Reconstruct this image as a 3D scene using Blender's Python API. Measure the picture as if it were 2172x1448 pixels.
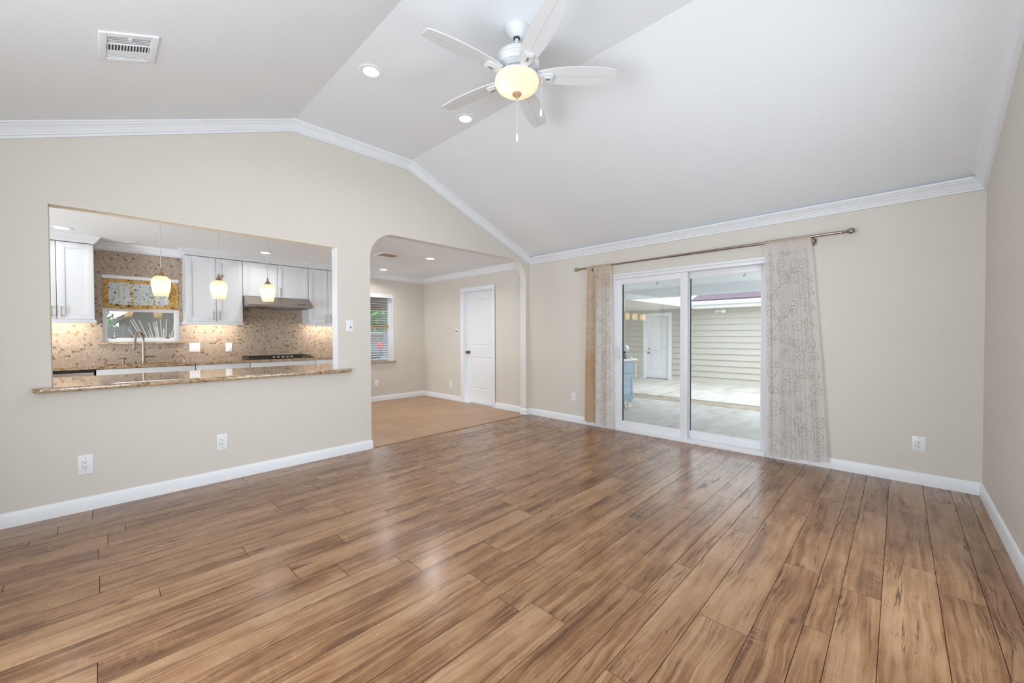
import bpy, bmesh, math, random
from mathutils import Vector, Matrix
from mathutils.geometry import tessellate_polygon
random.seed(7)
for o in list(bpy.data.objects):
    bpy.data.objects.remove(o, do_unlink=True)
S = bpy.context.scene
COL = S.collection
PI = math.pi
V = Vector

# ------------------------------------------------------------------ camera, sky, light, exposure
cam_d = bpy.data.cameras.new('camera')
cam = bpy.data.objects.new('camera', cam_d)
COL.objects.link(cam)
S.camera = cam
YAW, PITCH, ROLL, CAM_H, FPX = 0.7695, -0.0162, -0.0032, 1.24, 847.93
fw = V((math.cos(YAW) * math.cos(PITCH), math.sin(YAW) * math.cos(PITCH), math.sin(PITCH)))
rt = V((math.sin(YAW), -math.cos(YAW), 0))
up = rt.cross(fw)
r2 = rt * math.cos(ROLL) + up * math.sin(ROLL)
u2 = up * math.cos(ROLL) - rt * math.sin(ROLL)
cam.matrix_world = Matrix(((r2.x, u2.x, -fw.x, 0), (r2.y, u2.y, -fw.y, 0), (r2.z, u2.z, -fw.z, CAM_H), (0, 0, 0, 1)))
cam_d.sensor_width = 36.0
cam_d.lens = 36.0 * FPX / 2172.0
cam_d.clip_start = 0.05

S.view_settings.view_transform = 'Standard'
S.view_settings.look = 'None'
S.view_settings.gamma = 1.0
S.view_settings.use_curve_mapping = False
S.view_settings.exposure = 0.0

wd = bpy.data.worlds.new('overcast_sky')
S.world = wd
wd.use_nodes = True
wn = wd.node_tree
wn.nodes['Background'].inputs[0].default_value = (0.86, 0.93, 1.0, 1)
wn.nodes['Background'].inputs[1].default_value = 3.2


def area_light(name, loc, direction, sx, sy, power, color=(1, 1, 1), shape='RECTANGLE', spread=PI):
    d = bpy.data.lights.new(name, 'AREA')
    d.shape = shape
    d.size = sx
    if shape in ('RECTANGLE', 'ELLIPSE'):
        d.size_y = sy
    d.energy = power
    d.color = color
    d.spread = spread
    o = bpy.data.objects.new(name, d)
    COL.objects.link(o)
    o.location = loc
    o.rotation_euler = V(direction).to_track_quat('-Z', 'Y').to_euler()
    return o


def point_light(name, loc, power, color, radius):
    d = bpy.data.lights.new(name, 'POINT')
    d.energy = power
    d.color = color
    d.shadow_soft_size = radius
    o = bpy.data.objects.new(name, d)
    COL.objects.link(o)
    o.location = loc
    return o


# cool fill lights added out of view, shining through wall openings cut below
FILL_COL = (0.81, 0.915, 1.0)
FILLK_COL = (0.84, 0.93, 1.0)
area_light('fill_kitchen', (-3.08, 4.83, 0.92), (1, 0.14, 0.75), 0.84, 1.2, 98, FILLK_COL)
area_light('fill_rear', (-1.08, 1.25, 1.25), (1, 0, 0.25), 1.65, 1.7, 64, FILL_COL)
area_light('fill_side', (2.27, -0.60, 1.25), (0, 1, 0.5), 1.3, 1.7, 12, FILL_COL)
area_light('fill_side', (-0.43, -0.60, 1.25), (0.1, 1, 0.5), 0.9, 1.7, 13.5, FILL_COL)
sun_d = bpy.data.lights.new('sun', 'SUN')
sun_d.energy = 1.3
sun_d.angle = 0.5
sun_d.color = (1.0, 0.97, 0.92)
sun = bpy.data.objects.new('sun', sun_d)
COL.objects.link(sun)
sun.rotation_euler = V((0.35, 0.5, -1.0)).to_track_quat('-Z', 'Y').to_euler()

# ------------------------------------------------------------------ key dimensions (metres)
YA, YA2 = 4.153, 4.268          # kitchen-side wall, room face and kitchen face
XB, XB2 = 4.685, 4.835          # wall with the sliding door, inner and outer face
YC = -0.466                     # right-hand wall
XL = -1.0                       # wall behind the camera
YD = 7.06                       # far wall of kitchen and dining area
KZ = 2.395                      # kitchen and dining ceiling
X1, X2, ZS = 1.303, 2.545, 3.27  # flat strip of the vault
SL, SR = 0.39, 0.395            # slopes


def vault(x):
    if x < X1:
        return ZS - SL * (X1 - x)
    if x > X2:
        return ZS - SR * (x - X2)
    return ZS


# ------------------------------------------------------------------ node helpers
class NT:
    def __init__(self, name):
        self.m = bpy.data.materials.new(name)
        self.m.use_nodes = True
        self.t = self.m.node_tree
        self.b = self.t.nodes['Principled BSDF']
        self.out = self.t.nodes['Material Output']

    def node(self, typ, props=None, **ins):
        n = self.t.nodes.new(typ)
        for k, v in (props or {}).items():
            setattr(n, k, v)
        for k, v in ins.items():
            self.set(n, k, v)
        return n

    def set(self, n, k, v):
        key = int(k[1:]) if k[0] == 'i' and k[1:].isdigit() else k.replace('_', ' ')
        s = n.inputs[key]
        if isinstance(v, bpy.types.NodeSocket):
            self.t.links.new(v, s)
        else:
            s.default_value = v

    def math(self, op, a, b=0.0, c=0.0):
        return self.node('ShaderNodeMath', {'operation': op}, i0=a, i1=b, i2=c).outputs[0]

    def mix(self, f, a, b, blend='MIX'):
        n = self.node('ShaderNodeMix', {'data_type': 'RGBA', 'blend_type': blend}, i0=f, i6=a, i7=b)
        return n.outputs[2]

    def obj(self):
        return self.node('ShaderNodeTexCoord').outputs['Object']

    def mapping(self, vec, scale=(1, 1, 1), loc=(0, 0, 0), rot=(0, 0, 0)):
        return self.node('ShaderNodeMapping', None, Vector=vec, Scale=scale, Location=loc, Rotation=rot).outputs[0]

    def noise(self, vec, scale, detail=2.0, rough=0.5, dist=0.0):
        return self.node('ShaderNodeTexNoise', None, Vector=vec, Scale=scale, Detail=detail, Roughness=rough, Distortion=dist)

    def ramp(self, f, stops, interp='LINEAR'):
        n = self.node('ShaderNodeValToRGB', None, Fac=f)
        e = n.color_ramp
        e.interpolation = interp
        while len(e.elements) < len(stops):
            e.elements.new(0.5)
        for el, (p, c) in zip(e.elements, stops):
            el.position = p
            el.color = (*c, 1) if len(c) == 3 else c
        return n.outputs[0]

    def bump(self, h, strength=0.2, dist=0.01, normal=None):
        n = self.node('ShaderNodeBump', None, Height=h, Strength=strength, Distance=dist)
        if normal is not None:
            self.set(n, 'Normal', normal)
        return n.outputs[0]

    def p(self, **kw):
        for k, v in kw.items():
            self.set(self.b, k, v)
        return self


def c4(c):
    return (*c, 1.0)


def plain(name, col, rough=0.5, metal=0.0, **kw):
    m = NT(name)
    m.p(Base_Color=c4(col), Roughness=rough, Metallic=metal, **kw)
    return m.m


def sockval(n, k):
    return n.outputs[k]


# ------------------------------------------------------------------ materials
def mk_paint(name, col, bump=0.12, scale=95.0, rough=0.6):
    m = NT(name)
    o = m.obj()
    a = m.noise(o, scale, 3, 0.6).outputs[0]
    b = m.noise(m.mapping(o, (1, 1, 1.0), rot=(0.5, 0.4, 0.6)), scale * 0.33, 2, 0.5, 1.2).outputs[0]
    h = m.math('ADD', m.math('MULTIPLY', a, 0.6), b)
    big = m.noise(o, 2.2, 2).outputs[0]
    col2 = tuple(x * 0.965 for x in col)
    m.p(Base_Color=m.mix(big, c4(col), c4(col2)), Roughness=rough, Normal=m.bump(h, bump, 0.006))
    return m.m


M_WALL = mk_paint('wall_paint', (0.72, 0.678, 0.615), 0.22, 85)
M_CEIL = mk_paint('ceiling_paint', (0.87, 0.90, 0.935), 0.2, 70, 0.75)
M_TRIM = plain('white_trim_paint', (0.86, 0.88, 0.92), 0.38)
M_DOORW = plain('white_door_paint', (0.84, 0.85, 0.875), 0.4)
M_CAB = plain('white_cabinet_paint', (0.74, 0.755, 0.785), 0.32)
M_VINYL = plain('white_vinyl', (0.83, 0.835, 0.87), 0.3)
M_FAN = plain('white_fan_paint', (0.74, 0.75, 0.765), 0.38)
M_PLATE = plain('white_plastic', (0.86, 0.87, 0.90), 0.3)
M_DARK = plain('dark_void', (0.012, 0.011, 0.010), 0.6)
M_GREY = plain('grey_shadow_gap', (0.25, 0.25, 0.26), 0.7)
M_NICKEL = plain('brushed_nickel', (0.36, 0.305, 0.26), 0.3, 1.0)
M_BRONZE = plain('aged_bronze', (0.20, 0.15, 0.115), 0.38, 1.0)
M_CHROME = plain('chrome', (0.62, 0.66, 0.72), 0.12, 1.0)
M_BRASS = plain('warm_bronze_cap', (0.42, 0.29, 0.17), 0.35, 1.0)
M_STEEL = plain('stainless_steel', (0.40, 0.335, 0.285), 0.33, 1.0)
M_BLACKGLASS = plain('black_glass', (0.01, 0.01, 0.01), 0.08)
M_IRON = plain('cast_iron', (0.02, 0.02, 0.02), 0.55)
M_BLUE = plain('blue_grey_cabinet_paint', (0.22, 0.33, 0.42), 0.5)
M_CREAM = plain('cream_soffit_paint', (0.78, 0.77, 0.72), 0.7)
M_RED = plain('red_lens', (0.5, 0.02, 0.03), 0.2)
M_CARPAINT = plain('dark_car_paint', (0.05, 0.07, 0.08), 0.15)
M_RUBBER = plain('tyre_rubber', (0.02, 0.02, 0.02), 0.8)
M_BROWNWOOD = plain('brown_porch_wood', (0.20, 0.11, 0.05), 0.7)
M_TAN = plain('tan_sash_paint', (0.46, 0.32, 0.18), 0.5)
M_BARK = plain('bark', (0.16, 0.13, 0.11), 0.9)
M_CORD = plain('pendant_cord', (0.55, 0.52, 0.48), 0.4)
M_BUTTON = plain('control_buttons', (0.05, 0.04, 0.04), 0.4)
M_FINIALW = plain('tan_finial', (0.52, 0.31, 0.19), 0.4)


def mk_glass(name, tint=(0.97, 0.985, 0.98), refl=1.0):
    m = NT(name)
    fr = m.node('ShaderNodeFresnel', None, IOR=1.5).outputs[0]
    f = m.math('MULTIPLY', fr, 2.3 * refl)
    tr = m.node('ShaderNodeBsdfTransparent', None, Color=c4(tint)).outputs[0]
    gl = m.node('ShaderNodeBsdfGlossy', None, Color=(1, 1, 1, 1), Roughness=0.0).outputs[0]
    mx = m.node('ShaderNodeMixShader', None, i0=m.math('MINIMUM', f, 1.0), i1=tr, i2=gl).outputs[0]
    m.t.links.new(mx, m.out.inputs[0])
    return m.m


M_GLASS = mk_glass('window_glass')


def mk_emit(name, col, s):
    m = NT(name)
    m.p(Base_Color=(0.9, 0.9, 0.9, 1), Emission_Color=c4(col), Emission_Strength=s)
    return m.m


M_LED = mk_emit('led_lens', (1.0, 0.985, 0.95), 4.0)
M_LEDOFF = plain('unlit_lens', (0.80, 0.80, 0.81), 0.4)
M_STRIP = mk_emit('under_cabinet_led', (1.0, 0.86, 0.62), 3.0)


def mk_bowl():
    m = NT('opal_glass_bowl')
    tl = m.node('ShaderNodeBsdfTranslucent', None, Color=(0.95, 0.80, 0.66, 1)).outputs[0]
    df = m.node('ShaderNodeBsdfDiffuse', None, Color=(0.60, 0.52, 0.44, 1)).outputs[0]
    em = m.node('ShaderNodeEmission', None, Color=(1.0, 0.76, 0.55, 1), Strength=0.42).outputs[0]
    a = m.node('ShaderNodeMixShader', None, i0=0.35, i1=tl, i2=df).outputs[0]
    s = m.node('ShaderNodeAddShader', None, i0=a, i1=em).outputs[0]
    m.t.links.new(s, m.out.inputs[0])
    return m.m


M_BOWL = mk_bowl()


def mk_pendant():
    m = NT('swirl_art_glass')
    o = m.obj()
    sp = m.node('ShaderNodeSeparateXYZ', None, i0=o)
    ang = m.math('ARCTAN2', sp.outputs[1], sp.outputs[0])
    ph = m.math('ADD', m.math('MULTIPLY', ang, 12.0), m.math('MULTIPLY', sp.outputs[2], 150.0))
    st = m.math('MULTIPLY_ADD', m.math('SINE', ph), 0.5, 0.5)
    st = m.math('POWER', st, 2.0)
    # amber swirls thicker towards the shoulder and the lip
    hz = m.math('ABSOLUTE', m.math('ADD', sp.outputs[2], 0.005))
    k = m.math('MINIMUM', m.math('MAXIMUM', m.math('MULTIPLY', m.math('SUBTRACT', hz, 0.025), 16.0), 0.12), 0.9)
    f = m.math('MULTIPLY', st, k)
    col = m.mix(f, (1.0, 0.88, 0.64, 1), (0.45, 0.19, 0.03, 1))
    tl = m.node('ShaderNodeBsdfTranslucent', None, Color=col).outputs[0]
    em = m.node('ShaderNodeEmission', None, Color=col, Strength=0.58).outputs[0]
    gl = m.node('ShaderNodeBsdfGlossy', None, Color=(1, 1, 1, 1), Roughness=0.1).outputs[0]
    a = m.node('ShaderNodeMixShader', None, i0=0.06, i1=tl, i2=gl).outputs[0]
    s = m.node('ShaderNodeAddShader', None, i0=a, i1=em).outputs[0]
    m.t.links.new(s, m.out.inputs[0])
    return m.m


M_PEND = mk_pendant()


def mk_floor():
    m = NT('hand_scraped_plank_wood')
    o = m.obj()
    at = m.node('ShaderNodeAttribute', {'attribute_name': 'plank'})
    rs = m.node('ShaderNodeSeparateColor', None, i0=at.outputs['Color'])
    r1, r2_, r3 = rs.outputs[0], rs.outputs[1], rs.outputs[2]
    off = m.node('ShaderNodeCombineXYZ', None, i0=m.math('MULTIPLY', r1, 57.0), i1=m.math('MULTIPLY', r2_, 31.0), i2=m.math('MULTIPLY', r3, 19.0)).outputs[0]
    q = m.node('ShaderNodeVectorMath', {'operation': 'ADD'}, i0=o, i1=off).outputs[0]
    # gentle waviness of the grain
    wav = m.noise(m.mapping(q, (2.2, 6, 1)), 1.0, 2).outputs['Color']
    wv = m.node('ShaderNodeVectorMath', {'operation': 'MULTIPLY_ADD'}, i0=wav, i1=(0.0, 0.075, 0.0), i2=q).outputs[0]
    fine = m.noise(m.mapping(wv, (3.5, 120, 3)), 1.0, 4, 0.6).outputs[0]
    mid = m.noise(m.mapping(wv, (1.1, 40, 2)), 1.0, 6, 0.66, 0.25).outputs[0]
    broad = m.noise(m.mapping(q, (1.1, 5.5, 2)), 1.0, 3, 0.55).outputs[0]
    blot = m.noise(m.mapping(q, (4.5, 9, 2)), 1.0, 4, 0.6).outputs[0]
    v = m.math('ADD', m.math('MULTIPLY', mid, 0.50), m.math('MULTIPLY', broad, 0.36))
    v = m.math('ADD', v, m.math('MULTIPLY', blot, 0.26))
    v = m.math('ADD', v, m.math('MULTIPLY', m.math('SUBTRACT', fine, 0.5), 0.26))
    v = m.math('ADD', v, m.math('MULTIPLY', m.math('SUBTRACT', r1, 0.5), 0.07))
    base = m.ramp(v, [(0.40, (0.086, 0.033, 0.011)), (0.49, (0.188, 0.084, 0.034)), (0.57, (0.290, 0.148, 0.068)), (0.70, (0.410, 0.243, 0.132))])
    # long dark cracks along the grain
    cr = m.noise(m.mapping(wv, (1.1, 27, 1), (3.7, 1.3, 0)), 1.0, 4, 0.55, 0.5).outputs[0]
    crd = m.math('ABSOLUTE', m.math('SUBTRACT', cr, 0.5))
    cmask = m.noise(m.mapping(q, (2.2, 9, 1), (9, 4, 0)), 1.0, 2).outputs[0]
    cwid = m.math('MAXIMUM', m.math('MULTIPLY', m.math('SUBTRACT', cmask, 0.48), 0.085), 0.0)
    crack = m.math('LESS_THAN', crd, cwid)
    cracks = m.node('ShaderNodeMapRange', {'interpolation_type': 'SMOOTHSTEP'}, i0=m.math('SUBTRACT', cwid, crd), i1=-0.006, i2=0.008, i3=0.0, i4=1.0).outputs[0]
    cracks = m.math('MULTIPLY', cracks, m.node('ShaderNodeMapRange', None, i0=cmask, i1=0.48, i2=0.54, i3=0.0, i4=1.0).outputs[0])
    # knots
    vo = m.node('ShaderNodeTexVoronoi', None, Vector=m.mapping(wv, (2.4, 6.5, 1)), Scale=1.0, Randomness=1.0)
    ks = m.node('ShaderNodeSeparateColor', None, i0=vo.outputs['Color'])
    kon = m.math('GREATER_THAN', ks.outputs[0], 0.62)
    knot = m.node('ShaderNodeMapRange', {'interpolation_type': 'SMOOTHSTEP'}, i0=vo.outputs['Distance'], i1=0.03, i2=0.11, i3=1.0, i4=0.0).outputs[0]
    knot = m.math('MULTIPLY', knot, kon)
    dark = m.math('MAXIMUM', m.math('MULTIPLY', cracks, 0.85), m.math('MULTIPLY', knot, 0.75))
    col = m.mix(dark, base, (0.075, 0.032, 0.014, 1))
    # chatter marks across the grain, in patches
    chm = m.node('ShaderNodeMapRange', None, i0=m.noise(m.mapping(q, (2.5, 14, 1), (2, 8, 0)), 1.0, 2).outputs[0], i1=0.55, i2=0.66, i3=0.0, i4=1.0).outputs[0]
    cha = m.noise(m.mapping(q, (85, 10, 1)), 1.0, 2).outputs[0]
    cham = m.math('MULTIPLY', m.math('SUBTRACT', cha, 0.5), chm)
    col = m.mix(m.math('MINIMUM', m.math('MAXIMUM', m.math('MULTIPLY', cham, 1.7), 0.0), 0.4), col, (0.43, 0.28, 0.18, 1))
    scr = m.noise(m.mapping(q, (5, 7, 1)), 1.0, 2).outputs[0]
    h = m.math('ADD', m.math('MULTIPLY', fine, 0.12), m.math('MULTIPLY', scr, 0.55))
    h = m.math('ADD', h, m.math('MULTIPLY', cham, 0.30))
    h = m.math('SUBTRACT', h, m.math('MULTIPLY', dark, 0.45))
    rough = m.math('ADD', m.math('ADD', 0.20, m.math('MULTIPLY', blot, 0.14)), m.math('MULTIPLY', dark, 0.35))
    m.p(Base_Color=col, Roughness=rough, Normal=m.bump(h, 0.12, 0.006), Specular_IOR_Level=0.42, Coat_Weight=0.30, Coat_Roughness=0.20)
    return m.m


M_FLOOR = mk_floor()


def mk_tile():
    m = NT('tan_slate_tile')
    o = m.obj()
    br = m.node('ShaderNodeTexBrick', {'offset': 0.5, 'squash': 1.0}, Vector=m.mapping(o, loc=(0.13, 0.02, 0), rot=(0, 0, PI / 2)), Scale=1.0,
                Mortar_Size=0.003, Brick_Width=0.41, Row_Height=0.41, Color1=(0.39, 0.235, 0.135, 1), Color2=(0.47, 0.30, 0.185, 1), Mortar=(0.21, 0.12, 0.065, 1))
    n1 = m.noise(o, 4.5, 4, 0.6, 0.6).outputs[0]
    col = m.mix(m.node('ShaderNodeMapRange', None, i0=n1, i1=0.35, i2=0.7, i3=0.0, i4=0.55).outputs[0], br.outputs[0], (0.53, 0.345, 0.22, 1))
    h = m.math('SUBTRACT', m.math('MULTIPLY', n1, 0.4), m.math('MULTIPLY', br.outputs[1], 0.6))
    m.p(Base_Color=col, Roughness=0.42, Normal=m.bump(h, 0.3, 0.006))
    return m.m


M_TILE = mk_tile()


def mk_mosaic():
    m = NT('stone_mosaic_tile')
    o = m.obj()
    s = 0.0255
    g = m.node('ShaderNodeVectorMath', {'operation': 'DIVIDE'}, i0=o, i1=(s, s, s)).outputs[0]
    sp = m.node('ShaderNodeSeparateXYZ', None, i0=g)
    zz = sp.outputs[2]
    row = m.math('FLOOR', zz)
    jit = m.math('MULTIPLY', m.math('FRACT', m.math('MULTIPLY', row, 0.37)), 0.9)
    xx = m.math('ADD', sp.outputs[0], jit)
    colx = m.math('FLOOR', xx)
    fx, fz = m.math('FRACT', xx), m.math('FRACT', zz)
    cell = m.node('ShaderNodeCombineXYZ', None, i0=colx, i1=row, i2=0.0).outputs[0]
    wn_ = m.node('ShaderNodeTexWhiteNoise', {'noise_dimensions': '3D'}, Vector=cell)
    val = wn_.outputs[0]
    col = m.ramp(val, [(0.0, (0.43, 0.345, 0.275)), (0.25, (0.46, 0.37, 0.295)), (0.48, (0.41, 0.325, 0.26)), (0.66, (0.49, 0.40, 0.325)), (0.86, (0.44, 0.33, 0.235)), (0.915, (0.17, 0.10, 0.055)), (0.96, (0.30, 0.17, 0.09))], 'CONSTANT')
    ns = m.noise(o, 160, 2).outputs[0]
    col = m.mix(m.math('MULTIPLY', ns, 0.25), col, (0.30, 0.22, 0.17, 1))
    ex = m.math('MINIMUM', m.math('MINIMUM', fx, m.math('SUBTRACT', 1.0, fx)), m.math('MINIMUM', fz, m.math('SUBTRACT', 1.0, fz)))
    grout = m.math('LESS_THAN', ex, 0.06)
    col = m.mix(grout, col, (0.43, 0.34, 0.26, 1))
    h = m.node('ShaderNodeMapRange', {'interpolation_type': 'SMOOTHSTEP'}, i0=ex, i1=0.02, i2=0.16, i3=0.0, i4=1.0).outputs[0]
    h = m.math('ADD', h, m.math('MULTIPLY', val, 0.6))
    m.p(Base_Color=col, Roughness=m.math('MULTIPLY_ADD', val, 0.3, 0.18), Normal=m.bump(h, 0.5, 0.004))
    return m.m


M_MOSAIC = mk_mosaic()


def mk_granite():
    m = NT('brown_gold_granite')
    o = m.obj()
    a = m.noise(m.mapping(o, (1, 1.6, 1.6)), 26, 5, 0.65, 1.4).outputs[0]
    b = m.noise(o, 120, 3, 0.6).outputs[0]
    v = m.math('ADD', m.math('MULTIPLY', a, 0.7), m.math('MULTIPLY', b, 0.3))
    col = m.ramp(v, [(0.34, (0.06, 0.035, 0.02)), (0.43, (0.24, 0.135, 0.06)), (0.50, (0.46, 0.31, 0.17)), (0.57, (0.58, 0.44, 0.30)), (0.66, (0.36, 0.27, 0.20))])
    m.p(Base_Color=col, Roughness=0.09, Specular_IOR_Level=0.9, Coat_Weight=1.0, Coat_Roughness=0.03)
    return m.m


M_GRANITE = mk_granite()


def mk_sheer():
    m = NT('sheer_curtain_voile')
    o = m.obj()
    w = m.noise(m.mapping(o, (1, 1, 0.12)), 240, 2).outputs[0]
    at = m.node('ShaderNodeAttribute', {'attribute_name': 'stain'})
    sc = m.node('ShaderNodeSeparateColor', None, i0=at.outputs['Color'])
    ns = m.noise(o, 22, 4, 0.6).outputs[0]
    col = m.mix(sc.outputs[0], (0.90, 0.87, 0.845, 1), m.mix(ns, (0.80, 0.655, 0.51, 1), (0.68, 0.52, 0.38, 1)))
    col = m.mix(m.math('MULTIPLY', sc.outputs[1], m.math('MULTIPLY_ADD', ns, 0.9, 0.25)), col, (0.60, 0.37, 0.17, 1))
    df = m.node('ShaderNodeBsdfDiffuse', None, Color=col).outputs[0]
    tl = m.node('ShaderNodeBsdfTranslucent', None, Color=col).outputs[0]
    tp = m.node('ShaderNodeBsdfTransparent', None, Color=(1, 1, 1, 1)).outputs[0]
    a = m.node('ShaderNodeMixShader', None, i0=0.45, i1=df, i2=tl).outputs[0]
    tf = m.math('MULTIPLY', m.math('SUBTRACT', 1.0, sc.outputs[2]), m.math('MULTIPLY_ADD', w, 0.16, 0.16))
    s = m.node('ShaderNodeMixShader', None, i0=tf, i1=a, i2=tp).outputs[0]
    m.t.links.new(s, m.out.inputs[0])
    return m.m


M_SHEER = mk_sheer()
M_EMB = plain('grey_brown_embroidery', (0.42, 0.36, 0.31), 0.6)


def mk_siding():
    m = NT('painted_lap_siding')
    o = m.obj()
    n = m.noise(m.mapping(o, (1, 0.6, 8)), 6, 3).outputs[0]
    m.p(Base_Color=m.mix(n, (0.53, 0.51, 0.455, 1), (0.59, 0.57, 0.515, 1)), Roughness=0.7)
    return m.m


M_SIDING = mk_siding()


def mk_concrete():
    m = NT('broomed_concrete')
    o = m.obj()
    a = m.noise(m.mapping(o, (0.6, 2.2, 1)), 2.2, 5, 0.6).outputs[0]
    b = m.noise(o, 60, 2).outputs[0]
    v = m.math('ADD', m.math('MULTIPLY', a, 0.8), m.math('MULTIPLY', b, 0.2))
    m.p(Base_Color=m.ramp(v, [(0.35, (0.47, 0.46, 0.43)), (0.6, (0.63, 0.625, 0.60))]), Roughness=0.75, Normal=m.bump(v, 0.1, 0.01))
    return m.m


M_CONC = mk_concrete()


def mk_two(name, c1, c2, scale, rough=0.8, detail=4, stretch=(1, 1, 1)):
    m = NT(name)
    n = m.noise(m.mapping(m.obj(), stretch), scale, detail, 0.6).outputs[0]
    m.p(Base_Color=m.ramp(n, [(0.38, c1), (0.62, c2)]), Roughness=rough)
    return m.m


M_BAND = mk_two('stained_concrete', (0.33, 0.28, 0.22), (0.44, 0.39, 0.32), 5)
M_SHINGLE = mk_two('purple_brown_shingles', (0.05, 0.03, 0.05), (0.20, 0.145, 0.19), 14, 0.9, 3, (0.6, 2.0, 6))
M_ROOFG = mk_two('grey_shingles', (0.05, 0.045, 0.04), (0.085, 0.075, 0.065), 12)
M_BRICKG = mk_two('grey_brick_wall', (0.115, 0.105, 0.09), (0.15, 0.138, 0.12), 18)
M_LEAF = mk_two('green_leaves', (0.025, 0.12, 0.015), (0.10, 0.27, 0.05), 18)
M_LEAF2 = mk_two('olive_leaves', (0.03, 0.055, 0.02), (0.10, 0.14, 0.05), 14)
M_FENCE = mk_two('weathered_fence_wood', (0.05, 0.052, 0.055), (0.10, 0.10, 0.10), 10, 0.9, 3, (8, 8, 0.6))
M_GRASS = mk_two('dry_lawn', (0.13, 0.13, 0.07), (0.22, 0.20, 0.13), 6)
M_ASPHALT = mk_two('asphalt', (0.12, 0.12, 0.12), (0.17, 0.17, 0.17), 8)
M_GRIMY = mk_two('white_cloth', (0.66, 0.64, 0.58), (0.80, 0.79, 0.75), 20)


def mk_valance():
    m = NT('floral_valance_fabric')
    o = m.obj()
    at = m.node('ShaderNodeAttribute', {'attribute_name': 'border'})
    n = m.noise(o, 17, 4, 0.6, 1.0).outputs[0]
    n2 = m.noise(m.mapping(o, loc=(5, 2, 1)), 48, 2, 0.5, 0.5).outputs[0]
    blue = m.ramp(n, [(0.40, (0.66, 0.70, 0.68)), (0.52, (0.52, 0.60, 0.62)), (0.62, (0.74, 0.70, 0.58))])
    gold = m.ramp(n, [(0.35, (0.30, 0.15, 0.03)), (0.48, (0.60, 0.33, 0.06)), (0.60, (0.60, 0.45, 0.26))])
    f = m.math('GREATER_THAN', m.math('ADD', at.outputs['Fac'], m.math('MULTIPLY', m.math('SUBTRACT', n, 0.5), 2.6)), 0.5)
    col = m.mix(f, blue, gold)
    col = m.mix(m.math('GREATER_THAN', n2, 0.63), col, (0.06, 0.05, 0.05, 1))
    m.p(Base_Color=col, Roughness=0.85)
    return m.m


M_VAL = mk_valance()


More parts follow.
